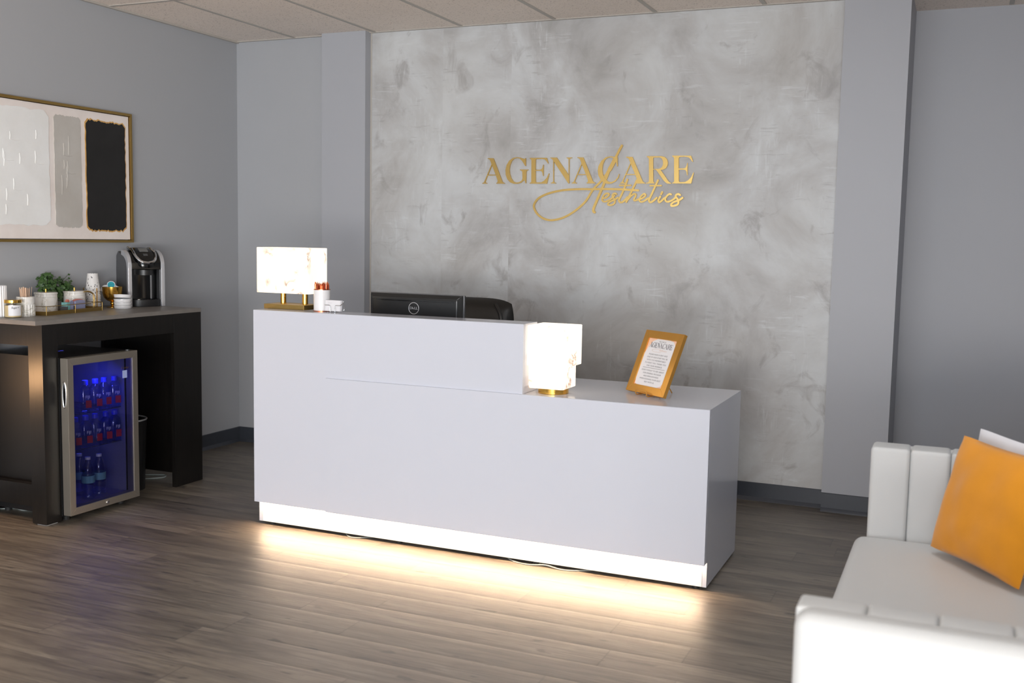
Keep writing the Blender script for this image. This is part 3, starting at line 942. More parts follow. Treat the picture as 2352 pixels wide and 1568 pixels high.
# ------------------------------------------------------------------ pencil cup and pencils
pc = thing('pencil_cup', (-0.572, -1.575, H1), 'white ceramic pencil cup with copper rim on the raised counter', 'pencil cup')
MB().lathe([(0.0, 0.004), (0.040, 0.004), (0.040, 0.104), (0.036, 0.104), (0.036, 0.012), (0.0, 0.012)], seg=40, caps=False).build('cup_body', 'white_ceramic', pc)
MB().lathe([(0.042, 0.0), (0.042, 0.004), (0.0, 0.004)], seg=40).build('foot_ring', 'copper', pc)
MB().lathe([(0.036, 0.104), (0.041, 0.104), (0.041, 0.1075), (0.036, 0.1075), (0.036, 0.104)], seg=40, caps=False).build('rim', 'copper', pc)
random.seed(4)
proto = None
n = 0
for ring, cnt in ((0.0, 1), (0.012, 6), (0.022, 10), (0.0305, 13)):
    for i in range(cnt):
        a = 2 * PI * i / cnt + ring * 40
        if proto is None:
            q = bpy.data.objects.new('pencil', None)
            C.objects.link(q)
            q.empty_display_size = 0.02
            MB().lathe([(0.0036, 0.0), (0.0036, 0.112)], seg=6).build('barrel', 'pencil', q)
            MB().lathe([(0.0036, 0.112), (0.0010, 0.1215), (0.0004, 0.123)], seg=6).build('point', 'copper', q)
            proto = q
        else:
            q = copy_tree(proto)
        lean = ring * 3.4
        q.location = (-0.572 + ring * 0.84 * math.cos(a), -1.575 + ring * 0.84 * math.sin(a), H1 + 0.0135)
        q.rotation_euler = Vector((math.sin(lean) * math.cos(a) * 0.6, math.sin(lean) * math.sin(a) * 0.6, 1)).to_track_quat('Z', 'Y').to_euler()
        s_ = 0.96 + random.random() * 0.12
        q.scale = (1, 1, s_)
        tag(q, 'copper coloured pencil standing point up in the white cup', 'pencil', 'pencils in the white cup')
        n += 1

# business card holder
ch = thing('card_holder', (-0.487, -1.612, H1), 'small silver wire business card holder beside the pencil cup', 'card holder')
wr = 0.0016
MB().tube([(-0.040, -0.006, 0.034), (-0.016, -0.006, 0.034), (-0.011, -0.006, 0.030), (-0.010, -0.006, 0.003), (-0.010, 0.03, 0.003), (0.017, 0.03, 0.003), (0.017, -0.006, 0.003), (0.017, -0.006, 0.030), (0.021, -0.006, 0.034), (0.046, -0.006, 0.034)], wr, 8).build('front_wire', 'chrome', ch)
MB().tube([(-0.040, -0.006, 0.034), (-0.043, 0.010, 0.036), (-0.043, 0.018, 0.052), (-0.043, 0.024, 0.034), (-0.043, 0.026, 0.0025)], wr, 8).build('side_wire', 'chrome', ch)
MB().tube([(0.046, -0.006, 0.034), (0.048, 0.010, 0.040), (0.049, 0.018, 0.054), (0.049, 0.024, 0.034), (0.049, 0.026, 0.010), (0.030, 0.02, 0.010)], wr, 8).build('side_wire', 'chrome', ch)
cards = None
for i in range(8):
    if cards is None:
        cards = bpy.data.objects.new('business_card', None)
        C.objects.link(cards)
        cards.empty_display_size = 0.02
        MB().box(-0.0425, 0.0425, -0.0003, 0.0003, 0, 0.052).build('card', 'paper', cards)
        text_mesh('print', 'Appointment\nDate & time', 0.0045, 'silver_text', cards, Matrix.Translation((-0.016, -0.00045, 0.040)) @ Matrix.Rotation(PI / 2, 4, 'X'), depth=0.0001)
        q = cards
    else:
        q = copy_tree(cards)
    q.location = (-0.487 + 0.001 * (i % 3 - 1), -1.612 + 0.001 + 0.0022 * i, H1 + 0.0055)
    q.rotation_euler = (-0.10, 0, 0)
    tag(q, 'white business card standing upright in the silver wire holder', 'card', 'business cards in the wire holder')

# ------------------------------------------------------------------ framed notice on easel
FB = Vector((0.928, -1.387, 0.7775))           # lower left outer corner
ex = Vector((0.812, -0.584, 0)).normalized()
up = Vector((0.0640, 0.0890, 0.2689)).normalized()
up = (up - ex * up.dot(ex)).normalized()
nz = ex.cross(up)
fw, fh, ft = 0.264, 0.289, 0.018
fx = Matrix(((ex.x, -nz.x, up.x, 0), (ex.y, -nz.y, up.y, 0), (ex.z, -nz.z, up.z, 0), (0, 0, 0, 1)))   # local x right, local y back, local z up
base_pt = FB + ex * fw / 2
fr = thing('framed_notice', (base_pt.x, base_pt.y, base_pt.z), 'gold framed welcome notice leaning back on the lower counter', 'framed sign')
fr.rotation_euler = fx.to_euler()
bw = 0.035
b = MB()
for pts in ([(-fw / 2, 0), (fw / 2, 0), (fw / 2 - bw, bw), (-fw / 2 + bw, bw)], [(-fw / 2, fh), (fw / 2, fh), (fw / 2 - bw, fh - bw), (-fw / 2 + bw, fh - bw)],
            [(-fw / 2, 0), (-fw / 2, fh), (-fw / 2 + bw, fh - bw), (-fw / 2 + bw, bw)], [(fw / 2, 0), (fw / 2, fh), (fw / 2 - bw, fh - bw), (fw / 2 - bw, bw)]):
    b.prism(pts, -0.009, 0.009, 'y', bev=0.0008)
b.build('frame', 'gold_frame', fr)
MB().box(-fw / 2 + bw - 0.002, fw / 2 - bw + 0.002, -0.002, 0.006, bw - 0.002, fh - bw + 0.002).build('backing', 'blush', fr)
sh = [(-0.5, -0.38), (-0.47, -0.47), (-0.40, -0.5), (0.30, -0.5), (0.42, -0.46), (0.5, -0.34), (0.5, 0.28), (0.46, 0.40), (0.38, 0.48), (0.25, 0.5), (-0.20, 0.5), (-0.34, 0.44), (-0.42, 0.34), (-0.5, 0.18)]
pw, ph = fw - 2 * bw, fh - 2 * bw
sheet = MB().prism([(x * pw, bw + ph / 2 + z * ph) for x, z in sh], -0.0032, -0.002, 'y').build('notice_sheet', 'paper', fr)


def frame_text(body, z, size, m, sx=1.0, x=0.0, line=1.0):
    text_mesh('printed_text', body, size, m, sheet, Matrix.Translation((x, -0.0034, bw + z * ph)) @ Matrix.Rotation(PI / 2, 4, 'X'), depth=0.00012, sx=sx, line=line)


frame_text('WELCOME TO', 0.945, 0.0075, 'grey_text')
b = MB()
for ch_, loops in LOGO:
    outline_mesh(b, [[((x - 0.216) * 0.118, bw + 0.808 * ph + (z - 1.772) * 0.155) for x, z in lp] for lp in loops], -0.0036, -0.0032)
b.build('printed_title', 'dark_text', sheet, smooth=False)
frame_text('PLEASE HAVE A SEAT AND\nONE OF OUR STAFF WILL BE\nWITH YOU MOMENTARILY\nTO ASSIST YOU. THANK YOU\nFOR YOUR PATIENCE.', 0.545, 0.0098, 'grey_text', line=1.35, sx=1.12)
frame_text("DON'T FORGET TO ASK ABOUT\nOUR REFERRAL PROGRAM\nAND EARN REWARDS\nWHEN BOOKING YOUR NEXT\nVISIT WITH US", 0.205, 0.0098, 'grey_text', line=1.35, sx=1.08)
MB().box(-0.075, 0.075, -0.0037, -0.0032, bw + 0.378 * ph, bw + 0.384 * ph).build('rule_line', 'dark_text', sheet)
b = MB()
pts = [(0.052 * math.cos(t) * (1 if math.cos(t) > 0 else 0.6) - 0.022, -0.0036, bw + 0.755 * ph + 0.007 * math.sin(t)) for t in [PI * (0.1 + 0.085 * i) for i in range(20)]]
b.tube(pts, 0.0006, 6)
b.build('printed_swash', 'pale_gold_text', sheet)
frame_text('Aesthetics', 0.765, 0.012, 'pale_gold_text', x=0.022)
# easel that carries it
es = thing('display_easel', (base_pt.x, base_pt.y, H2), 'gold wire easel holding up the framed notice', 'easel')
es.rotation_euler = (0, 0, math.atan2(ex.y, ex.x))
MB().tube([(-0.038, 0.05, 0.0035), (-0.038, -0.018, 0.0035), (-0.038, -0.023, 0.008), (-0.038, -0.024, 0.020), (-0.034, -0.024, 0.024), (0.034, -0.024, 0.024), (0.038, -0.024, 0.020), (0.038, -0.023, 0.008), (0.038, -0.018, 0.0035), (0.038, 0.05, 0.0035)], 0.0028, 8).build('front_hook', 'gold_frame', es)
MB().tube([(-0.038, 0.05, 0.0035), (-0.030, 0.070, 0.12), (0.030, 0.070, 0.12), (0.038, 0.05, 0.0035)], 0.0026, 8).build('back_rest', 'gold_frame', es)
MB().tube([(0.0, 0.070, 0.12), (0.0, 0.150, 0.003)], 0.0026, 8).build('rear_leg', 'gold_frame', es)

# ------------------------------------------------------------------ monitor
mo = thing('computer_monitor', (-0.240, -1.22, H2), 'black flat computer monitor seen from behind over the raised counter', 'monitor')
b = MB()
MB().box(-0.268, 0.268, -0.006, 0.002, 0.065, 0.392, 0.003, 2).build('bezel', 'aluminium', mo)
MB().box(-0.266, 0.266, 0.0021, 0.018, 0.067, 0.390, 0.004, 2).build('front_shell', 'black_satin', mo)
b = bmesh.new()
ra = [(-0.264, 0.069), (0.264, 0.069), (0.264, 0.388), (-0.264, 0.388)]
rb = [(-0.240, 0.092), (0.240, 0.092), (0.240, 0.366), (-0.240, 0.366)]
A = [b.verts.new((x, -0.0061, z)) for x, z in ra]
A2 = [b.verts.new((x, -0.014, z)) for x, z in ra]
Bv = [b.verts.new((x, -0.034, z)) for x, z in rb]
for P_, Q_ in ((A, A2), (A2, Bv)):
    for i in range(4):
        j = (i + 1) % 4
        b.faces.new((P_[i], P_[j], Q_[j], Q_[i]))
b.faces.new(Bv)
b.faces.new(list(reversed(A)))
bmesh.ops.bevel(b, geom=[e for e in b.edges if all(v in Bv or v in A2 for v in e.verts)], offset=0.004, segments=3, affect='EDGES')
q = MB()
q._merge(b)
q.build('back_shell', 'monitor_back', mo)
MB().box(-0.225, 0.225, -0.0345, -0.033, 0.352, 0.357).build('vent_slot', 'black_gloss', mo)
MB().box(-0.255, 0.255, 0.0181, 0.0185, 0.078, 0.380).build('screen', 'black_gloss', mo)
b = MB()
b.tube([(0.0285 * math.cos(2 * PI * i / 48), -0.035, 0.318 + 0.0285 * math.sin(2 * PI * i / 48)) for i in range(48)], 0.0016, 6, closed=True)
b.build('logo_ring', 'silver_text', mo)
RX = Matrix.Rotation(PI / 2, 4, 'X')
lt = text_mesh('logo_letters', 'D', 0.0185, 'silver_text', mo, Matrix.Translation((-0.0155, -0.0350, 0.318)) @ RX, sx=1.1, depth=0.0006)
text_mesh('logo_letters', 'E', 0.0165, 'silver_text', mo, Matrix.Translation((-0.0042, -0.0350, 0.318)) @ Matrix.Rotation(-0.75, 4, 'Y') @ RX, sx=1.1, depth=0.0006)
text_mesh('logo_letters', 'LL', 0.0185, 'silver_text', mo, Matrix.Translation((0.0130, -0.0350, 0.318)) @ RX, sx=1.1, depth=0.0006)
MB().box(-0.035, 0.035, -0.05, -0.028, 0.008, 0.22, 0.004).build('stand_neck', 'black_satin', mo)
MB().box(-0.12, 0.12, -0.10, 0.10, 0.0, 0.009, 0.003).build('stand_base', 'black_satin', mo)

# ------------------------------------------------------------------ office chair
oc = thing('office_chair', (-0.235, -0.70, 0), 'black leather office chair behind the reception desk', 'chair')
b = bmesh.new()
bmesh.ops.create_grid(b, x_segments=24, y_segments=24, size=1)
bb = MB()


def cushion(w, h, t, nx=20, ny=20, px=4.0, py=4.0):
    """puffy slab centred on the origin in x-z, thickness along y"""
    c = bmesh.new()
    F, K = {}, {}
    for i in range(nx + 1):
        for j in range(ny + 1):
            u, v = 2 * i / nx - 1, 2 * j / ny - 1
            k_ = (1 - abs(u) ** px) * (1 - abs(v) ** py)
            d = t / 2 * max(k_, 0) ** 0.42
            # squircle outline
            uu = u * math.sqrt(1 - 0.5 * 0.35 * v ** 4)
            vv = v * math.sqrt(1 - 0.5 * 0.35 * u ** 4)
            F[i, j] = c.verts.new((uu * w / 2, -d, vv * h / 2))
            K[i, j] = F[i, j] if (i in (0, nx) or j in (0, ny)) else c.verts.new((uu * w / 2, d, vv * h / 2))
    for i in range(nx):
        for j in range(ny):
            c.faces.new((F[i, j], F[i + 1, j], F[i + 1, j + 1], F[i, j + 1]))
            c.faces.new((K[i, j + 1], K[i + 1, j + 1], K[i + 1, j], K[i, j]))
    return c


b.free()
q = MB()
q._merge(cushion(0.52, 0.62, 0.13), Matrix.Translation((0, 0.10, 0.805)) @ Matrix.Rotation(-0.10, 4, 'X'))
q.build('backrest', 'leather', oc, ang=60)
for s in (-1, 1):
    MB().tube(catmull([(s * 0.205, 0.030, 0.60), (s * 0.212, 0.035, 0.80), (s * 0.205, 0.055, 1.0), (s * 0.16, 0.075, 1.085)]), 0.012, 8).build('piping', 'leather', oc)
q = MB()
q._merge(cushion(0.52, 0.50, 0.12), Matrix.Translation((0, -0.16, 0.47)) @ Matrix.Rotation(PI / 2, 4, 'X'))
q.build('seat', 'leather', oc, ang=60)
for s in (-1, 1):
    MB().tube(catmull([(s * 0.27, 0.06, 0.52), (s * 0.30, 0.04, 0.66), (s * 0.30, -0.12, 0.68), (s * 0.30, -0.22, 0.66), (s * 0.27, -0.20, 0.50)]), 0.017, 10).build('armrest', 'black_satin', oc)
MB().cyl((0, -0.12), 0.028, 0.07, 0.42, 20).build('gas_lift', 'black_satin', oc)
q = MB()
for i in range(5):
    a = 2 * PI * i / 5 + 0.3
    q.tube([(0, -0.12, 0.10), (0.29 * math.cos(a), -0.12 + 0.29 * math.sin(a), 0.065)], 0.018, 8)
q.build('star_base', 'black_satin', oc)
for i in range(5):
    a = 2 * PI * i / 5 + 0.3
    mx = Matrix.Translation((0.29 * math.cos(a), -0.12 + 0.29 * math.sin(a), 0.027)) @ Matrix.Rotation(a, 4, 'Z') @ Matrix.Rotation(PI / 2, 4, 'X')
    MB().cyl((0, 0), 0.027, -0.022, 0.022, 20, mx=mx, bev=0.004).build('caster', 'black_rubber', oc)

# ------------------------------------------------------------------ sofa
# local frame = world axes; sofa faces -x
SX0, SX1 = 2.030, 2.93
YA, YB2 = -1.985, -3.905       # outer faces of the far and near arm
so = thing('sofa', (2.45, -2.95, 0), 'white channel tufted loveseat with square arms in the right foreground', 'sofa')


def channel_row(b, a0, a1, pitch, z0, z1, t0, t1, axis, r=0.020):
    """upright padded channels side by side; t0 flat side, t1 puffed side"""
    n = max(1, round((a1 - a0) / pitch))
    p = (a1 - a0) / n
    for i in range(n):
        u0, u1 = a0 + i * p, a0 + (i + 1) * p
        bb = bmesh.new()
        bmesh.ops.create_cube(bb, size=1)
        lo, hi = min(t0, t1), max(t0, t1)
        if axis == 'x':
            bb.transform(Matrix.Translation(((u0 + u1) / 2, (lo + hi) / 2, (z0 + z1) / 2)) @ Matrix.Diagonal((p * 0.998, hi - lo, z1 - z0, 1)))
        else:
            bb.transform(Matrix.Translation(((lo + hi) / 2, (u0 + u1) / 2, (z0 + z1) / 2)) @ Matrix.Diagonal((hi - lo, p * 0.998, z1 - z0, 1)))
        bmesh.ops.bevel(bb, geom=bb.edges[:], offset=r, segments=5, profile=0.5, affect='EDGES')
        b._merge(bb)


for yo, yi in ((YA, YA - 0.135), (YB2, YB2 + 0.135)):
    b = MB()
    # outer slab, slightly lower at its rounded top, with the channel pads wrapped over the inner side
    lo, hi = sorted((yo, yo + (yi - yo) * 0.62))
    near = yo == YB2
    b.box(SX0 + 0.003, SX1, lo, hi, 0.10, 0.756 if near else 0.752, 0.030, 5)
    channel_row(b, SX0, SX1 - 0.005, 0.1275, 0.12, 0.755 if near else 0.757, yo + (yi - yo) * (0.40 if near else 0.10), yi, 'x', 0.009 if near else 0.014)
    b.build('arm', 'sofa', so, local=False, ang=50)
b = MB()
b.box(2.80, SX1 + 0.02, YB2 + 0.01, YA - 0.01, 0.10, 0.752, 0.03, 5)
channel_row(b, YB2 + 0.135, YA - 0.135, 0.1275, 0.12, 0.757, 2.90, 2.765, 'y', 0.013)
b.build('backrest', 'sofa', so, local=False, ang=50)
q = MB()
c = bmesh.new()
nx, ny = 24, 40
x0, x1, y0, y1 = 1.992, 2.785, YB2 + 0.137, YA - 0.137
q.box(x0, x1, y0, y1, 0.275, 0.448, 0.035, 5)
bmesh.ops.subdivide_edges(q.bm, edges=[e for e in q.bm.edges if e.calc_length() > 0.3], cuts=14, use_grid_fill=True)
for v in q.bm.verts:
    if v.co.z > 0.36:
        u = (v.co.x - x0) / (x1 - x0) * 2 - 1
        w = (v.co.y - y0) / (y1 - y0) * 2 - 1
        v.co.z += 0.012 * (1 - u ** 4) * (1 - w ** 4)
c.free()
q.build('seat_cushion', 'sofa', so, local=False, ang=50)
MB().box(2.02, 2.80, YB2 + 0.12, YA - 0.12, 0.11, 0.272, 0.01).build('seat_base', 'sofa', so, local=False)
for x in (2.08, 2.87):
    for y in (YB2 + 0.06, YA - 0.06):
        MB().lathe([(0.012, 0.0), (0.022, 0.101)], (x, y, 0), 16).build('leg', 'gold_dark', so, local=False)


def pillow_mesh(w, h, t, seed, nx=28):
    c = bmesh.new()
    F, K = {}, {}
    for i in range(nx + 1):
        for j in range(nx + 1):
            u, v = 2 * i / nx - 1, 2 * j / nx - 1
            k_ = (1 - u * u) * (1 - v * v)
            d = t / 2 * max(k_, 0) ** 0.45
            # sides drawn in between pointed corners
            rc = 1 - 0.025 * (u * v) ** 6
            uu = u * (1 - 0.055 * (1 - v * v)) * rc
            vv = v * (1 - 0.055 * (1 - u * u)) * rc
            wr_ = 0.006 * mnoise.noise(Vector((u * 2.3 + seed, v * 2.3, seed))) * min(1, k_ * 3)
            F[i, j] = c.verts.new((uu * w / 2, -d - wr_ * 1.6, vv * h / 2))
            K[i, j] = F[i, j] if (i in (0, nx) or j in (0, nx)) else c.verts.new((uu * w / 2, d + wr_, vv * h / 2))
    for i in range(nx):
        for j in range(nx):
            c.faces.new((F[i, j], F[i + 1, j], F[i + 1, j + 1], F[i, j + 1]))
            c.faces.new((K[i, j + 1], K[i + 1, j + 1], K[i + 1, j], K[i, j]))
    q = MB()
    q._merge(c)
    return q


def set_frame(o, org, xa, za):
    xa = Vector(xa).normalized()
    za = Vector(za)
    za = (za - xa * za.dot(xa)).normalized()
    ya = za.cross(xa)
    o.matrix_world = Matrix(((xa.x, ya.x, za.x, org[0]), (xa.y, ya.y, za.y, org[1]), (xa.z, ya.z, za.z, org[2]), (0, 0, 0, 1)))


# orange cushion: lower left corner, along its bottom edge, then up its leaning face
BLc = Vector((2.236, -2.268, 0.472))
exv = Vector((0.571, -0.821, 0.0))
upv = Vector((0.215, 0.150, 0.965)).normalized()
ow, oh = 0.440, 0.385
o = pillow_mesh(ow, oh, 0.11, 1.7).build('throw_pillow', 'orange_velvet', ang=70)
set_frame(o, BLc + exv * ow / 2 + upv * oh / 2, exv, upv)
tag(o, 'orange velvet throw pillow leaning on the white sofa', 'pillow')
o = pillow_mesh(0.46, 0.41, 0.05, 5.1).build('throw_pillow', 'white_fabric', ang=70)
exw = Vector((0.60, -0.80, -0.02)).normalized()
upw = Vector((0.13, 0.08, 0.95)).normalized()
set_frame(o, Vector((2.312, -2.180, 0.466)) + exw * 0.23 + upw * 0.195, exw, upw)
tag(o, 'white satin throw pillow half hidden behind the orange one', 'pillow')

# ------------------------------------------------------------------ wall painting
PY0, PY1, PZ0, PZ1 = -2.52, -1.020, 1.380, 2.134
pa = thing('painting', (XL, (PY0 + PY1) / 2, (PZ0 + PZ1) / 2), 'large abstract painting with white, taupe and black blocks in thin gold frame', 'painting')
fwid = 0.014
b = MB()
b.box(XL + 0.002, XL + 0.036, PY0, PY1, PZ0, PZ0 + fwid)
b.box(XL + 0.002, XL + 0.036, PY0, PY1, PZ1 - fwid, PZ1)
b.box(XL + 0.002, XL + 0.036, PY0, PY0 + fwid, PZ0 + fwid, PZ1 - fwid)
b.box(XL + 0.002, XL + 0.036, PY1 - fwid, PY1, PZ0 + fwid, PZ1 - fwid)
b.build('frame', 'gold_dark', pa, local=False)
MB().box(XL + 0.002, XL + 0.024, PY0 + fwid + 0.004, PY1 - fwid - 0.004, PZ0 + fwid + 0.004, PZ1 - fwid - 0.004).build('canvas', 'canvas', pa, local=False)


def ragged(y0, y1, z0, z1, amp, seed, n=26, corner=0.03):
    random.seed(seed)
    pts = []
    j = lambda: random.uniform(-amp, amp)
    for i in range(n):
        pts.append((y0 + corner + (y1 - y0 - 2 * corner) * i / (n - 1), z0 + j() + (corner * 0.3 if i in (0, n - 1) else 0)))
    for i in range(n):
        pts.append((y1 + j() * 0.6, z0 + corner + (z1 - z0 - 2 * corner) * i / (n - 1)))
    for i in range(n):
        pts.append((y1 - corner - (y1 - y0 - 2 * corner) * i / (n - 1), z1 + j()))
    for i in range(n):
        pts.append((y0 + j() * 0.6, z1 - corner - (z1 - z0 - 2 * corner) * i / (n - 1)))
    return pts


xs = XL + 0.0242
MB().prism(ragged(-2.42, -1.628, 1.470, 2.080, 0.006, 3), xs, xs + 0.003, 'x').build('paint_block', 'paint_white', pa, local=False)
MB().prism(ragged(-1.592, -1.405, 1.462, 2.070, 0.003, 5, corner=0.015), xs, xs + 0.003, 'x').build('paint_block', 'paint_grey', pa, local=False)
gl = ragged(-1.372, -1.066, 1.444, 2.073, 0.0055, 8, corner=0.02)
gl2 = [(-1.219 + (y + 1.219) * 0.955, 1.758 + (z - 1.758) * 0.975) for y, z in gl]
MB().prism(gl, xs, xs + 0.0020, 'x').build('gold_edge', 'paint_gold', pa, local=False)
MB().prism(gl2, xs + 0.001, xs + 0.0045, 'x').build('paint_block', 'paint_black', pa, local=False)
random.seed(12)
for (ya, yb, m_, cnt) in ((-2.40, -1.64, 'paint_white', 34), (-1.58, -1.42, 'paint_grey', 8)):
    b = MB()
    for i in range(cnt):
        y = random.uniform(ya, yb - 0.065)
        z = random.uniform(1.50, 1.95)
        h = random.uniform(0.04, 0.11)
        b.tube([(xs + 0.003, y, z), (xs + 0.0042, y + 0.003, z + h / 2), (xs + 0.003, y + 0.001, z + h)], 0.0022, 5)
        if random.random() < 0.4:
            b.tube([(xs + 0.003, y, z), (xs + 0.0038, y + 0.03, z - 0.004), (xs + 0.003, y + 0.06, z)], 0.0018, 5)
    b.build('paint_ridges', m_, pa, local=False)

# ------------------------------------------------------------------ coffee bar table
TX0, TX1, TY0, TY1, TZ = -2.305, -1.757, -2.222, -1.043, 1.012
cb_ = thing('coffee_bar_table', (-2.03, -1.63, 0), 'tall black brown bar table with slate top against the left wall', 'table')
MB().box(TX0, TX1, TY0, TY1, TZ - 0.022, TZ, 0.0015).build('table_top', 'bar_top', cb_, local=False)
LT = TZ - 0.0225
for xa in (TX1 - 0.097, TX0 + 0.02):
    MB().box(xa, xa + 0.094, TY0 + 0.040, TY0 + 0.134, 0.006, LT, 0.001).build('leg', 'bar_wood', cb_, local=False)
    MB().box(xa + 0.015, xa + 0.08, TY0 + 0.055, TY0 + 0.12, 0.0, 0.0065).build('foot_pad', 'white_matte', cb_, local=False)
MB().box(TX1 - 0.030, TX1 - 0.004, TY0 + 0.1345, TY1 - 0.2265, LT - 0.105, LT, 0.001).build('apron', 'bar_wood', cb_, local=False)
MB().box(TX0 + 0.115, TX1 - 0.098, TY0 + 0.045, TY0 + 0.07, LT - 0.105, LT, 0.001).build('apron', 'bar_wood', cb_, local=False)
MB().box(TX0 + 0.115, TX1 - 0.098, TY0 + 0.055, TY0 + 0.095, 0.085, 0.195, 0.001).build('stretcher', 'bar_wood', cb_, local=False)
MB().box(TX1 - 0.030, TX1 - 0.003, TY1 - 0.226, TY1, 0.0, LT, 0.001).build('end_post', 'bar_wood', cb_, local=False)
MB().box(TX0 + 0.004, TX1 - 0.031, TY1 - 0.130, TY1 - 0.105, 0.055, LT, 0.001).build('end_panel', 'bar_wood', cb_, local=False)
MB().box(TX0 + 0.004, TX0 + 0.028, TY1 - 0.226, TY1, 0.0, LT, 0.001).build('end_post', 'bar_wood', cb_, local=False)

# ------------------------------------------------------------------ beverage fridge (faces +x)
FXB, FXD, FX = -2.235, -1.755, -1.700
FY0, FY1, FZ0, FZ1 = -2.088, -1.618, 0.030, 0.822
fg = thing('beverage_fridge', (-1.97, -1.855, 0), 'black beverage fridge with glass door and blue light under the table', 'fridge')
b = MB()
w_ = 0.035
b.box(FXB, FXD, FY0, FY0 + w_, FZ0, FZ1)
b.box(FXB, FXD, FY1 - w_, FY1, FZ0, FZ1)
b.box(FXB, FXD, FY0 + w_, FY1 - w_, FZ0, FZ0 + w_)
b.box(FXB, FXD, FY0 + w_, FY1 - w_, FZ1 - w_, FZ1)
b.box(FXB, FXB + 0.04, FY0 + w_, FY1 - w_, FZ0 + w_, FZ1 - w_)
b.build('cabinet', 'fridge_black', fg, local=False)
b = MB()
e_ = 0.003
b.box(FXB + 0.04, FXD - 0.002, FY0 + w_, FY0 + w_ + e_, FZ0 + w_, FZ1 - w_)
b.box(FXB + 0.04, FXD - 0.002, FY1 - w_ - e_, FY1 - w_, FZ0 + w_, FZ1 - w_)
b.box(FXB + 0.04, FXB + 0.043, FY0 + w_ + e_, FY1 - w_ - e_, FZ0 + w_, FZ1 - w_)
b.box(FXB + 0.044, FXD - 0.002, FY0 + w_ + e_, FY1 - w_ - e_, FZ1 - w_ - e_, FZ1 - w_)
b.box(FXB + 0.044, FXD - 0.002, FY0 + w_ + e_, FY1 - w_ - e_, FZ0 + w_, FZ0 + w_ + e_)
b.build('liner', 'fridge_liner', fg, local=False)
for dx in (0, 1):
    for yy in (FY0 + 0.05, FY1 - 0.05):
        MB().cyl((FXB + 0.05 if dx == 0 else FXD - 0.03, yy), 0.017, 0.0, FZ0, 16).build('foot', 'black_rubber', fg, local=False)
fb = 0.036
b = MB()
D0, D1 = FXD + 0.008, FX
yI0, yI1, zI0, zI1 = FY0 + fb, FY1 - fb, FZ0 + 0.006 + fb, FZ1 - fb
O = [(FY0, FZ0 + 0.006), (FY1, FZ0 + 0.006), (FY1, FZ1), (FY0, FZ1)]
I_ = [(yI0, zI0), (yI1, zI0), (yI1, zI1), (yI0, zI1)]
for i in range(4):
    j = (i + 1) % 4
    b.prism([O[i], O[j], I_[j], I_[i]], D0, D1, 'x', bev=0.0012)
door = b.build('door_frame', 'stainless', fg, local=False)
MB().box(D1 - 0.009, D1 - 0.005, yI0 - 0.002, yI1 + 0.002, zI0 - 0.002, zI1 + 0.002).build('door_glass', 'fridge_glass', door, local=False)
MB().box(FXD + 0.0005, D0 - 0.0005, FY0 + 0.004, FY1 - 0.004, FZ0 + 0.01, FZ1 - 0.004).bm.free()
b = MB()
for (y0_, y1_, z0_, z1_) in ((FY0 + 0.006, FY0 + 0.03, FZ0 + 0.012, FZ1 - 0.006), (FY1 - 0.03, FY1 - 0.006, FZ0 + 0.012, FZ1 - 0.006), (FY0 + 0.03, FY1 - 0.03, FZ0 + 0.012, FZ0 + 0.036), (FY0 + 0.03, FY1 - 0.03, FZ1 - 0.03, FZ1 - 0.006)):
    b.box(FXD, D0, y0_, y1_, z0_, z1_)
b.build('door_gasket', 'black_rubber', door, local=False)
b = MB()
hz0, hz1, hx = 0.578, 0.706, (D0 + D1) / 2
pts = [(hx + 0.011 * math.cos(t), FY0 - 0.0005, (hz0 + hz1) / 2 + (hz1 - hz0) / 2 * math.sin(t) * (1 if abs(math.sin(t)) < 0.9 else 1)) for t in [2 * PI * i / 32 for i in range(32)]]
b.tube(pts, 0.0035, 6, closed=True)
b.build('handle_rim', 'chrome', door, local=False)
MB().prism([(hx + 0.009 * math.cos(2 * PI * i / 24), (hz0 + hz1) / 2 + 0.060 * math.sin(2 * PI * i / 24)) for i in range(24)], FY0 - 0.0012, FY0 - 0.0002, 'y').build('handle_recess', 'black_gloss', door, local=False)
mx = Matrix.Translation((FX, -1.845, FZ0 + 0.024)) @ Matrix.Rotation(PI / 2, 4, 'Y')
MB().cyl((0, 0), 0.009, -0.001, 0.004, 20, mx=mx, bev=0.001).build('lock', 'chrome', door, local=False)
MB().cyl((FX - 0.03, FY1 - 0.04), 0.010, FZ1, FZ1 + 0.006, 16).build('hinge_cap', 'steel_grey', fg, local=False)
RZ = Matrix.Rotation(PI / 2, 4, 'Z') @ Matrix.Rotation(PI / 2, 4, 'X')
go_ = D1 - 0.0046 - fg.location.x
st = MB().box(D1 - 0.0048, D1 - 0.0040, -1.722, -1.690, 0.684, 0.724).build('energy_sticker', 'sticker', fg, local=False)
text_mesh('maker_name', 'Danby', 0.017, 'gold_dark', fg, Matrix.Translation((go_ + 0.0006, -1.706 + 1.855, 0.738)) @ RZ, sx=1.2, shear=0.35)
for k_, zz in enumerate((0.520, 0.338)):
    b = MB()
    for i in range(16):
        y = FY0 + w_ + 0.012 + i * (FY1 - FY0 - 2 * w_ - 0.024) / 15
        b.tube([(FXB + 0.05, y, zz), (FXD - 0.03, y, zz)], 0.0016, 5)
    b.tube([(FXD - 0.03, FY0 + w_ + 0.004, zz), (FXD - 0.03, FY1 - w_ - 0.004, zz)], 0.003, 6)
    b.tube([(FXB + 0.05, FY0 + w_ + 0.004, zz), (FXB + 0.05, FY1 - w_ - 0.004, zz)], 0.003, 6)
    b.build('wire_shelf', 'steel_grey', fg, local=False)
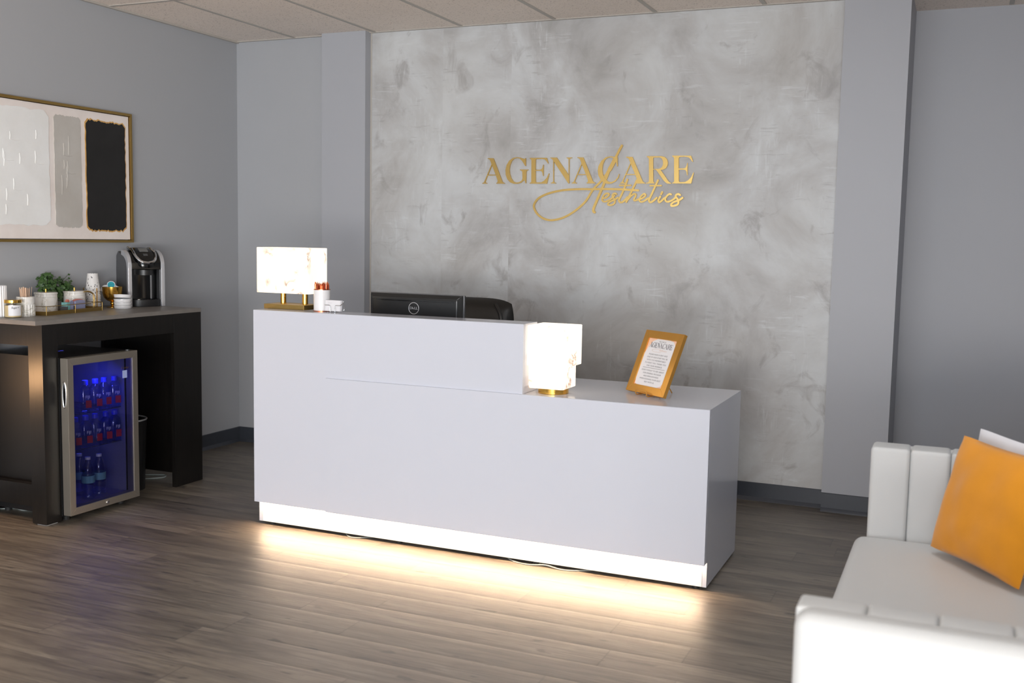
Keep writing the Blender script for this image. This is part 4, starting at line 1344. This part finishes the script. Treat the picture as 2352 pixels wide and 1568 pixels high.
for yy in (-1.93, -1.78):
    MB().box(FXD - 0.17, FXD - 0.12, yy - 0.014, yy + 0.014, FZ1 - w_ - 0.010, FZ1 - w_ - 0.0035, 0.001).build('light', 'blue_led', fg, local=False)
led = bpy.data.lights.new('fridge_light', 'AREA')
led.shape = 'RECTANGLE'
led.size, led.size_y = 0.30, 0.04
led.energy = 3.6
led.color = (0.07, 0.09, 1.0)
lo_ = bpy.data.objects.new('fridge_light', led)
C.objects.link(lo_)
lo_.location = (FXD - 0.10, -1.853, FZ1 - w_ - 0.014)
lo_.rotation_euler = (0, 0.25, PI / 2)
lo_.rotation_euler = (Vector((-0.35, 0, -1))).to_track_quat('-Z', 'X').to_euler()

# water bottles: squarish clear body, blue cap, red print and white letters on the front
def make_bottle():
    r = bpy.data.objects.new('water_bottle', None)
    C.objects.link(r)
    r.empty_display_size = 0.02
    q = MB()
    rr = [(0.0235, 0.0), (0.027, 0.004), (0.0275, 0.05), (0.0275, 0.105), (0.024, 0.122), (0.013, 0.136), (0.0115, 0.142)]
    b = bmesh.new()
    rings = []
    for rad, z in rr:
        ring = []
        for i in range(24):
            a = 2 * PI * i / 24
            p = 4.0 if z < 0.125 else 2.0
            k_ = (abs(math.cos(a)) ** p + abs(math.sin(a)) ** p) ** (-1 / p)
            ring.append(b.verts.new((rad * k_ * math.cos(a), rad * k_ * math.sin(a), z)))
        rings.append(ring)
    for p_, q_ in zip(rings, rings[1:]):
        for i in range(24):
            j = (i + 1) % 24
            b.faces.new((p_[i], p_[j], q_[j], q_[i]))
    b.faces.new(list(reversed(rings[0])))
    q._merge(b)
    q.build('bottle_body', 'bottle', r, ang=50)
    MB().lathe([(0.0150, 0.140), (0.0152, 0.143), (0.0152, 0.160), (0.0138, 0.163), (0.0, 0.163)], seg=24).build('cap', 'bottle_cap', r)
    lab = MB().box(0.0284, 0.0287, -0.004, 0.024, 0.024, 0.062).build('label', 'bottle_red', r)
    text_mesh('label_text', 'FIJI', 0.021, 'white_text', r, Matrix.Translation((0.0288, 0.006, 0.079)) @ RZ, sx=0.9)
    return r


bot = make_bottle()
first = True
for k_, (zz, ys, xx) in enumerate(((0.522, [-1.892, -1.826, -1.761, -1.694], -1.792), (0.340, [-1.958, -1.893, -1.826, -1.756, -1.690], -1.795))):
    for i, y in enumerate(ys):
        q = bot if first else copy_tree(bot)
        first = False
        q.location = (xx + 0.004 * (i % 2), min(y, -1.69 + 0.0) if False else y, zz + 0.0022)
        q.rotation_euler = (0, 0, -0.42 + 0.1 * ((i * 7) % 3 - 1))
        pos = (['leftmost', 'second from the left', 'third from the left', 'rightmost'] if k_ == 0 else ['leftmost', 'second from the left', 'middle', 'second from the right', 'rightmost'])[i]
        tag(q, 'blue capped water bottle, %s on the %s fridge shelf' % (pos, 'upper' if k_ == 0 else 'lower'), 'bottle', 'water bottles in the fridge')
# larger thin bottles standing at the bottom
bigp = bpy.data.objects.new('plastic_bottle', None)
C.objects.link(bigp)
bigp.empty_display_size = 0.02
prof = [(0.028, 0.0), (0.032, 0.006)]
for i in range(9):
    prof += [(0.0325, 0.014 + i * 0.014), (0.0300, 0.021 + i * 0.014)]
prof += [(0.0325, 0.145), (0.030, 0.165), (0.014, 0.200), (0.0115, 0.207)]
MB().lathe(prof, seg=24, caps=False).build('bottle_body', 'bottle', bigp)
MB().lathe([(0.0325, 0.085), (0.0335, 0.086), (0.0335, 0.122), (0.0325, 0.123)], seg=24, caps=False).build('label', 'teal', bigp)
MB().lathe([(0.014, 0.205), (0.014, 0.218), (0.0, 0.219)], seg=20).build('cap', 'white_matte', bigp)
for i, (x, y, lab) in enumerate(((-1.80, -1.875, 'nearer thin clear bottle on the left at the bottom of the fridge'), (-1.81, -1.790, 'thin clear bottle on the right at the bottom of the fridge'), (-1.90, -1.835, 'thin clear bottle standing behind the other two at the bottom of the fridge'))):
    q = bigp if i == 0 else copy_tree(bigp)
    q.location = (x, y, FZ0 + w_ + e_ + 0.0003)
    tag(q, lab, 'bottle', 'thin bottles at the fridge bottom')

# ------------------------------------------------------------------ bin and cables by the bar table
bn = thing('waste_bin', (-1.99, -1.42, 0), 'round black waste bin with grey rim behind the fridge', 'bin')
MB().lathe([(0.0, 0.0), (0.105, 0.0), (0.12, 0.395), (0.115, 0.395), (0.10, 0.01), (0.0, 0.01)], seg=40, caps=False).build('bin_body', 'black_satin', bn)
MB().tube([(0.119 * math.cos(2 * PI * i / 40), 0.119 * math.sin(2 * PI * i / 40), 0.398) for i in range(40)], 0.005, 8, closed=True).build('rim', 'silver', bn)
b = MB()
b.tube(catmull([(-2.20, -1.20, 0.006), (-2.12, -1.12, 0.004), (-2.02, -1.075, 0.004), (-1.985, -1.12, 0.004), (-2.03, -1.18, 0.004), (-2.10, -1.24, 0.004)]), 0.004, 6)
tag(rebase(b.build('power_cable', 'white_cable')), 'pale looped cable on the floor behind the waste bin', 'cable')
b = MB()
b.tube(catmull([(-2.28, -2.15, 0.05), (-2.23, -2.06, 0.006), (-2.17, -2.01, 0.004), (-2.10, -2.02, 0.004), (-2.04, -1.96, 0.004), (-2.12, -1.92, 0.004), (-2.20, -1.93, 0.004)]), 0.004, 6)
o = b.build('power_cable', 'white_cable')
tag(rebase(o), 'tangled pale cable on the floor below the left end of the bar table', 'cable')

# ------------------------------------------------------------------ coffee maker
cm = thing('coffee_maker', (-2.158, -1.095, TZ), 'black and silver single serve coffee maker at the end of the bar table', 'coffee maker', rz=math.radians(62))
cm.scale = (0.92, 0.85, 1.0)
# local: x width, -y front, z up
prof_side = [(-0.125, 0.0), (-0.125, 0.225), (-0.118, 0.262), (-0.095, 0.293), (-0.055, 0.315), (0.0, 0.327), (0.09, 0.327), (0.128, 0.300), (0.138, 0.20), (0.138, 0.0)]
prof_side = [(-0.125, 0.0)] + [(v.x, v.y) for v in catmull([(p[0], p[1], 0) for p in prof_side[1:8]], 4)] + prof_side[8:]
inner = [(-0.092, 0.0), (-0.092, 0.215), (-0.085, 0.246), (-0.066, 0.270), (-0.035, 0.287), (0.0, 0.295), (0.02, 0.298)]
for s in (-1, 1):
    inn = [inner[0]] + [(v.x, v.y) for v in catmull([(p[0], p[1], 0) for p in inner[1:]], 4)]
    nn_ = next(i for i, p in enumerate(prof_side) if p[0] > -0.002 and p[1] > 0.3)
    a, b_ = (0.092, 0.116) if s > 0 else (-0.116, -0.092)
    MB().prism(prof_side[:nn_] + [(0.02, 0.327)] + list(reversed(inn)), a, b_, 'x', bev=0.0035).build('side_trim', 'silver', cm)
    pl = [(p[0] + 0.001, p[1]) for p in inn] + [(0.09, 0.318), (0.125, 0.292), (0.134, 0.20), (0.134, 0.0)]
    MB().prism(pl, a + (0.003 if s < 0 else 0), b_ - (0.003 if s > 0 else 0), 'x', bev=0.002).build('water_tank' if s < 0 else 'side_panel', 'steel_grey', cm)
body = [(-0.030, 0.045), (-0.030, 0.215), (-0.118, 0.215), (-0.118, 0.255), (-0.090, 0.290), (-0.055, 0.312), (0.0, 0.324), (0.09, 0.322), (0.125, 0.296), (0.132, 0.20), (0.132, 0.0), (-0.030, 0.0)]
MB().prism(body, -0.0915, 0.0915, 'x', bev=0.003).build('body', 'black_gloss', cm)
MB().lathe([(0.0, 0.0), (0.050, 0.0), (0.050, 0.030), (0.0, 0.030)], (0, -0.085, 0.183), 32).build('brew_head', 'black_satin', cm)
# curved front column behind the cup space
b = MB()
b.prism([(0.0912 * math.cos(t), -0.030 - 0.022 * math.sin(t)) for t in [PI * i / 16 for i in range(17)]], 0.040, 0.214, 'z')
b.build('front_column', 'black_gloss', cm)
b = MB()
tr_ = [(0.0912, -0.03)] + [(0.0912 * math.cos(t), -0.095 - 0.045 * math.sin(t)) for t in [PI * i / 20 for i in range(21)]] + [(-0.0912, -0.03)]
b.prism(tr_, 0.0, 0.040, 'z', bev=0.003)
b.build('drip_tray', 'black_satin', cm)
MB().prism([(x * 0.86, -0.05 + (y + 0.05) * 0.86) for x, y in tr_], 0.0401, 0.0425, 'z').build('drip_grate', 'black_gloss', cm)
# lid: broad domed tongue that slopes down to the front, edged by a silver horseshoe
def lid_y_z(t):     # t 0 back .. 1 front
    y = 0.045 - 0.195 * t
    z = 0.343 - 0.006 * t - 0.098 * max(0, t - 0.25) ** 1.75 * 1.3
    return y, z


b = bmesh.new()
G_ = {}
nu, nt = 14, 40
for i in range(nu + 1):
    for j in range(nt + 1):
        u, t = 2 * i / nu - 1, j / nt
        hw = 0.062 if t < 0.62 else 0.062 * max(0.0, 1 - ((t - 0.62) / 0.38) ** 2.3) ** (1 / 2.3) + 0.0005
        y, z = lid_y_z(t)
        G_[i, j] = b.verts.new((u * hw, y, z - 0.006 * u * u))
for i in range(nu):
    for j in range(nt):
        b.faces.new((G_[i, j], G_[i, j + 1], G_[i + 1, j + 1], G_[i + 1, j]))
ext = bmesh.ops.extrude_face_region(b, geom=b.faces[:])
bmesh.ops.translate(b, verts=[v for v in ext['geom'] if isinstance(v, bmesh.types.BMVert)], vec=(0, 0.004, -0.030))
q = MB()
q._merge(b)
lid = q.build('lid', 'black_gloss', cm, ang=50)
pts = []
for j in range(nt + 1):
    t = j / nt
    hw = 0.066 if t < 0.62 else 0.066 * max(0.0, 1 - ((t - 0.62) / 0.38) ** 2.3) ** (1 / 2.3)
    y, z = lid_y_z(t)
    pts.append((hw, y - 0.004 * t, z - 0.006))
MB().tube(pts + [(-x, y, z) for x, y, z in reversed(pts[:-1])], 0.0085, 8, flat=1.0).build('lid_trim', 'chrome', lid)


def on_lid(x0, x1, t0, t1, dz):
    y0_, z0_ = lid_y_z(t0)
    y1_, z1_ = lid_y_z(t1)
    b = bmesh.new()
    vs = [b.verts.new(p) for p in ((x0, y0_, z0_ + dz), (x1, y0_, z0_ + dz), (x1, y1_, z1_ + dz), (x0, y1_, z1_ + dz))]
    b.faces.new(vs)
    ext = bmesh.ops.extrude_face_region(b, geom=b.faces[:])
    bmesh.ops.translate(b, verts=[v for v in ext['geom'] if isinstance(v, bmesh.types.BMVert)], vec=(0, -0.001, -0.004))
    q = MB()
    q._merge(b)
    return q


on_lid(-0.027, 0.027, 0.42, 0.60, 0.0028).build('display', 'lcd', lid)
on_lid(-0.014, 0.014, 0.73, 0.78, 0.0030).build('button', 'steel_grey', lid)
MB().box(0.045, 0.052, -0.1395, -0.1385, 0.02, 0.03).bm.free()

# ------------------------------------------------------------------ things on the bar table
# fluted white vase at the left edge of the picture
va = thing('fluted_vase', (-2.110, -2.135, TZ), 'white fluted stoneware vase at the left end of the bar', 'vase')
MB().lathe([(0.0, 0.0), (0.041, 0.0), (0.043, 0.004), (0.043, 0.152), (0.041, 0.155), (0.037, 0.152), (0.037, 0.01), (0.0, 0.01)], seg=144, flute=24, fd=0.004, caps=False).build('vase_body', 'white_ceramic', va, ang=30)

cd_ = thing('candle_jar', (-2.020, -2.118, TZ), 'small glass candle jar with gold lid and paper label', 'candle')
MB().lathe([(0.0, 0.0), (0.039, 0.0), (0.0405, 0.004), (0.0405, 0.066), (0.037, 0.070), (0.037, 0.074)], seg=40, caps=False).build('jar', 'jar_glass', cd_)
MB().lathe([(0.0, 0.003), (0.0385, 0.003), (0.0385, 0.060), (0.0, 0.060)], seg=40, caps=False).build('wax', 'candle_wax', cd_)
MB().lathe([(0.040, 0.0725), (0.0405, 0.074), (0.0405, 0.086), (0.039, 0.088), (0.0, 0.088)], seg=40).build('lid', 'gold_bright', cd_)
b = bmesh.new()
a0, a1 = -1.25, 0.30
R_ = 0.0410
lo2 = [(R_ * math.cos(a0 + (a1 - a0) * i / 12), R_ * math.sin(a0 + (a1 - a0) * i / 12)) for i in range(13)]
V0 = [b.verts.new((x, y, 0.010)) for x, y in lo2]
V1 = [b.verts.new((x, y, 0.062)) for x, y in lo2]
for i in range(12):
    b.faces.new((V0[i], V0[i + 1], V1[i + 1], V1[i]))
ext = bmesh.ops.extrude_face_region(b, geom=b.faces[:])
for v in [v for v in ext['geom'] if isinstance(v, bmesh.types.BMVert)]:
    v.co.x *= 1.008
    v.co.y *= 1.008
q = MB()
q._merge(b)
q.build('paper_label', 'paper', cd_)
tm = Matrix.Rotation(-0.50, 4, 'Z') @ Matrix.Translation((0.0425, 0, 0.050)) @ RZ
text_mesh('label_text', 'Sugar+', 0.013, 'dark_text', cd_, tm, shear=0.3)

sc_ = thing('stirrer_cup', (-2.035, -2.028, TZ), 'white fluted marble cup full of wooden stirrers', 'cup')
MB().lathe([(0.0, 0.0), (0.040, 0.0), (0.041, 0.003), (0.041, 0.060)], seg=120, flute=20, fd=0.003, caps=False).build('fluted_base', 'marble', sc_, ang=30)
MB().lathe([(0.041, 0.058), (0.0425, 0.064), (0.0425, 0.098), (0.038, 0.098), (0.038, 0.008), (0.0, 0.008)], seg=48, caps=False).build('cup_body', 'marble', sc_)
random.seed(9)
stp = None
for i in range(22):
    a = random.uniform(0, 2 * PI)
    rr_ = 0.030 * math.sqrt(random.random())
    if stp is None:
        q = MB().box(-0.003, 0.003, -0.0007, 0.0007, 0.0, 0.132, 0.0006, 1).build('wooden_stirrer', 'wood_stick')
        stp = q
    else:
        q = stp.copy()
        C.objects.link(q)
    q.location = (-2.035 + rr_ * 0.75 * math.cos(a), -2.028 + rr_ * 0.75 * math.sin(a), TZ + 0.0095)
    q.rotation_euler = (0, 0, 0)
    q.rotation_euler = (Vector((rr_ * 4.2 * math.cos(a), rr_ * 4.2 * math.sin(a), 1))).to_track_quat('Z', 'Y').to_euler()
    q.scale = (1, 1, 0.96 + 0.1 * random.random())
    tag(q, 'flat wooden coffee stirrer standing in the marble cup', 'stirrer', 'stirrers in the marble cup')

# gold tray with rails
ty = thing('serving_tray', (-2.137, -1.754, TZ), 'rectangular gold metal tray with thin wire rails', 'tray', rz=math.radians(9))
tx0, tx1, ty0, ty1 = -2.267, -2.007, -1.979, -1.529
b = MB()
b.box(tx0, tx1, ty0, ty1, TZ, TZ + 0.004)
for a in ((tx0, tx0 + 0.003, ty0, ty1), (tx1 - 0.003, tx1, ty0, ty1), (tx0 + 0.003, tx1 - 0.003, ty0, ty0 + 0.003), (tx0 + 0.003, tx1 - 0.003, ty1 - 0.003, ty1)):
    b.box(a[0], a[1], a[2], a[3], TZ + 0.0041, TZ + 0.020)
b.build('tray_body', 'gold_dark', ty, local=False)
b = MB()
rz_ = TZ + 0.046
b.tube([(tx0, ty0, rz_), (tx1, ty0, rz_), (tx1, ty1, rz_), (tx0, ty1, rz_)], 0.0022, 6, closed=True)
b.build('rail', 'gold_dark', ty, local=False)
for x, y in ((tx0, ty0), (tx1, ty0), (tx1, ty1), (tx0, ty1), (tx1, (ty0 + ty1) / 2)):
    MB().cyl((x, y), 0.0022, TZ + 0.0005, rz_, 8).build('post', 'gold_dark', ty, local=False)
for dd in (0.0, 0.010):
    yb_ = ty1 - 0.004 - dd
    MB().tube(catmull([(tx1 - 0.045, yb_, TZ + 0.005), (tx1 - 0.045, yb_, TZ + 0.075), (tx1 - 0.052, yb_ - 0.008, TZ + 0.095), (tx1 - 0.062, yb_ - 0.030, TZ + 0.105 - dd * 0.3), (tx1 - 0.066, yb_ - 0.055, TZ + 0.105 - dd * 0.3)]), 0.0022, 8).build('handle', 'gold', ty, local=False)


def canister(x, y, zb, lab):
    t = thing('canister', (x, y, zb), lab, 'canister')
    MB().lathe([(0.0, 0.0), (0.0555, 0.0), (0.0565, 0.003), (0.0565, 0.075), (0.0545, 0.075), (0.0, 0.075)], seg=48, caps=False).build('canister_body', 'marble', t)
    MB().lathe([(0.0, 0.0755), (0.0555, 0.0755), (0.0555, 0.092), (0.0585, 0.0935), (0.0585, 0.098), (0.0575, 0.101), (0.0, 0.101)], seg=48, caps=False).build('lid', 'marble', t)
    MB().lathe([(0.0045, 0.101), (0.0045, 0.118), (0.0038, 0.1195), (0.0, 0.12)], seg=16).build('knob', 'gold_bright', t)
    return t


canister(-2.165, -1.782, TZ + 0.0042, 'white marble canister with gold knob at the left end of the gold tray')
canister(-2.163, -1.591, TZ + 0.0042, 'white marble canister with gold knob at the right end of the gold tray')

# sweetener packets in a divided holder
ph_ = thing('packet_holder', (-2.070, -1.690, TZ + 0.0042), 'small divided holder for sweetener packets on the gold tray', 'holder', rz=math.radians(9))
b = MB()
b.box(-0.022, 0.022, -0.075, 0.075, 0, 0.003)
for y in (-0.0735, -0.010, 0.0735):
    b.box(-0.022, 0.022, y - 0.0015, y + 0.0015, 0.0031, 0.030)
b.build('holder_body', 'steel_grey', ph_)
def packets(name, col, ylist, xs_, h, arch, lab, grp):
    p0 = None
    for i, (x, y0_, y1_) in enumerate(ylist):
        prof_ = [(y0_, 0.0), (y1_, 0.0)] + [(y1_ + (y0_ - y1_) * k_ / 8, h + arch * math.sin(PI * k_ / 8)) for k_ in range(9)]
        o = MB().prism(prof_, x, x + xs_, 'x').build(name, col)
        o.location = (ph_.location.x, ph_.location.y, TZ + 0.0075)
        o.rotation_euler = (0, 0, math.radians(9))
        tag(o, lab, 'packet', grp)


packets('sweetener_packet', 'teal', [(-0.018 + 0.006 * i, -0.070, -0.046) for i in range(6)], 0.0045, 0.047, 0.0, 'teal sweetener packet standing in the holder', 'teal packets in the holder')
packets('sweetener_packet', 'coral', [(-0.016 + 0.007 * i, -0.042, -0.022) for i in range(2)] + [(-0.002 + 0.004 * i, -0.0085, 0.071) for i in range(3)], 0.0035, 0.054, 0.007, 'coral edged sweetener packet standing in the holder', 'coral packets in the holder')
packets('sweetener_packet', 'lilac', [(0.011 + 0.004 * i, -0.0080, 0.070) for i in range(3)] + [(0.011, -0.042, -0.016)], 0.0035, 0.050, 0.006, 'lilac sweetener packet standing in the holder', 'lilac packets in the holder')

# potted ivy behind the tray
iv = thing('potted_ivy', (-2.235, -1.640, TZ), 'bushy green artificial ivy in a small grey pot behind the sweetener packets', 'potted plant')
b = MB()
iv.location = (-2.232, -1.662, TZ + 0.0042)
MB().lathe([(0.0, 0.0), (0.030, 0.0), (0.038, 0.062), (0.034, 0.062), (0.030, 0.054), (0.0, 0.054)], seg=32, caps=False).build('pot', 'pot_grey', iv)
b.bm.free()
b = MB()
random.seed(21)
stems = MB()
lf = bmesh.new()


def leaf(bm_, p, n, size, roll):
    n = n.normalized()
    a = Vector((0, 0, 1)) if abs(n.z) < 0.9 else Vector((1, 0, 0))
    x = n.cross(a).normalized()
    y = n.cross(x)
    x, y = x * math.cos(roll) + y * math.sin(roll), y * math.cos(roll) - x * math.sin(roll)
    pts = [(0, 0, 0), (0.42, 0.16, 0.06), (0.50, 0.52, 0.02), (0.25, 0.70, 0.0), (0.0, 1.05, -0.10), (-0.25, 0.70, 0.0), (-0.50, 0.52, 0.02), (-0.42, 0.16, 0.06)]
    c0 = bm_.verts.new(p + y * 0.5 * size + n * 0.08 * size)
    V = [bm_.verts.new(p + (x * a_ + y * b_ + n * c_) * size) for a_, b_, c_ in pts]
    for i in range(8):
        bm_.faces.new((c0, V[i], V[(i + 1) % 8]))


cl = [(-0.015, -0.055, 0.145, 0.048), (-0.01, -0.01, 0.125, 0.060), (0.005, 0.045, 0.120, 0.055), (0.01, -0.070, 0.100, 0.042), (0.02, 0.060, 0.085, 0.048), (0.01, -0.02, 0.085, 0.055), (0.0, 0.085, 0.105, 0.035), (0.0, -0.045, 0.180, 0.028), (0.01, 0.075, 0.060, 0.035)]
for cx_, cy_, cz_, cr in cl:
    for i in range(int(1500 * cr)):
        d = Vector((random.gauss(0, 1), random.gauss(0, 1), random.gauss(0, 1))).normalized()
        p = Vector((cx_, cy_, cz_)) + d * cr * random.uniform(0.55, 1.0)
        if p.x < -0.058:
            continue
        leaf(lf, p, d + Vector((0.3, -0.3, 0.4)), random.uniform(0.015, 0.024), random.uniform(0, 6.28))
for i in range(16):
    a = random.uniform(0, 6.28)
    e = Vector((0.02 * math.cos(a), 0.11 * math.sin(a), random.uniform(0.09, 0.19)))
    stems.tube(catmull([(0, 0, 0.05), e * 0.5 + Vector((0, 0, 0.05)), e]), 0.0012, 5)
    leaf(lf, e, Vector((0.5, -0.5, 0.5)), 0.014, a)
q = MB()
q._merge(lf)
q.build('foliage', 'leaf', iv, smooth=False)
stems.build('stems', 'stem', iv)
b.bm.free()

# stacked paper cups, mouth down, in a wire holder
cx_, cy_ = -2.200, -1.422
chd = thing('cup_holder', (cx_, cy_, TZ), 'gold wire paper cup holder beside the gold tray', 'holder')
MB().lathe([(0.0, 0.0), (0.052, 0.0), (0.052, 0.003), (0.0, 0.003)], seg=40, caps=False).build('base', 'black_satin', chd)
for a in (-0.35, 1.75, 3.8):
    x_, y_ = 0.0485 * math.cos(a), 0.0485 * math.sin(a)
    MB().tube([(x_, y_, 0.003), (x_, y_, 0.115)], 0.0026, 8).build('rod', 'gold_bright', chd)
cp = None
for i in range(8):
    if cp is None:
        cp = bpy.data.objects.new('paper_cup', None)
        C.objects.link(cp)
        cp.empty_display_size = 0.02
        MB().lathe([(0.0400, 0.0), (0.0275, 0.098), (0.0262, 0.098), (0.0262, 0.0912), (0.0, 0.0912)], seg=40, caps=False).build('cup_wall', 'cup', cp)
        MB().tube([(0.0405 * math.cos(2 * PI * i_ / 40), 0.0405 * math.sin(2 * PI * i_ / 40), 0.0022) for i_ in range(40)], 0.0022, 6, closed=True).build('rolled_rim', 'cup_rim', cp)
        q = cp
    else:
        q = copy_tree(cp)
    q.location = (cx_, cy_, TZ + 0.0035 + i * 0.0093)
    q.rotation_euler = (0, 0, i * 1.3)
    tag(q, 'speckled white paper cup nested mouth down in the stack', 'paper cup', 'paper cups in the stack')
# taller top cup so the stack reaches its height
cp_top = copy_tree(cp)
cp_top.location = (cx_, cy_, TZ + 0.0035 + 8 * 0.0093 + 0.02)
tag(cp_top, 'speckled white paper cup on top of the stack', 'paper cup')

# gold glass goblet with coffee pods
gx, gy = -2.175, -1.302
gb = thing('goblet', (gx, gy, TZ), 'gold glass footed goblet filled with coffee pods', 'goblet')
MB().lathe([(0.0, 0.0), (0.032, 0.0), (0.032, 0.003), (0.012, 0.008), (0.007, 0.014), (0.013, 0.020), (0.013, 0.026), (0.008, 0.031), (0.030, 0.040), (0.046, 0.056), (0.0535, 0.080), (0.0555, 0.118), (0.0535, 0.118), (0.050, 0.080), (0.040, 0.056), (0.0, 0.045)], seg=48, caps=False).build('goblet_bowl', 'gold_bright', gb)
pods = [(-0.026, -0.028, 0.106, (0.5, -1.2, 0.6), 'pod_foil', 'white lidded coffee pod at the left of the goblet'), (0.002, -0.010, 0.128, (1.4, -1.5, 0.9), 'pod_lid', 'coffee pod with teal and blue lid on top of the gold goblet'),
        (0.014, 0.026, 0.112, (0.2, 0.6, 1.0), 'pod_foil', 'white coffee pod lying at the right of the gold goblet'), (-0.020, 0.018, 0.095, (-0.3, 0.4, 1.0), 'pod_foil', 'white coffee pod at the back of the gold goblet')]
for px_, py_, pz_, d, m_, lab in pods:
    p_ = thing('coffee_pod', (gx + px_, gy + py_, TZ + pz_), lab, 'coffee pod', group='coffee pods in the gold goblet')
    p_.rotation_euler = Vector(d).to_track_quat('Z', 'Y').to_euler()
    MB().lathe([(0.0, -0.034), (0.015, -0.034), (0.0195, 0.0), (0.0225, 0.001), (0.0225, 0.0025), (0.0, 0.0025)], seg=28, caps=False).build('pod_cup', 'white_ceramic', p_)
    MB().lathe([(0.0, 0.0026), (0.0195, 0.0026), (0.0195, 0.0030), (0.0, 0.0032)], seg=28, caps=False).build('pod_lid', m_, p_)

# stack of small white bowls
bx, by = -2.065, -1.337
prof = [(0.0, 0.0), (0.043, 0.0), (0.0455, 0.002), (0.047, 0.0125), (0.0485, 0.0145), (0.0485, 0.0180), (0.045, 0.0180), (0.043, 0.004), (0.0, 0.004)]
bp_ = None
for i, (lab, tilt) in enumerate((('lowest white ramekin of the stack by the coffee maker', 0), ('second white ramekin from the bottom of the stack', 0), ('third white ramekin from the bottom of the stack', 0), ('topmost white ramekin of the stack, slightly tilted', 0.10))):
    if bp_ is None:
        bp_ = MB().lathe(prof, seg=48, caps=False).build('ramekin', 'white_ceramic')
        q = bp_
    else:
        q = bp_.copy()
        C.objects.link(q)
    q.location = (bx, by, TZ + 0.0183 * i + (0.0045 if tilt else 0))
    q.rotation_euler = (-tilt * 0.9, -tilt * 0.4, 0)
    tag(q, lab, 'ramekin', 'white ramekins by the coffee maker')
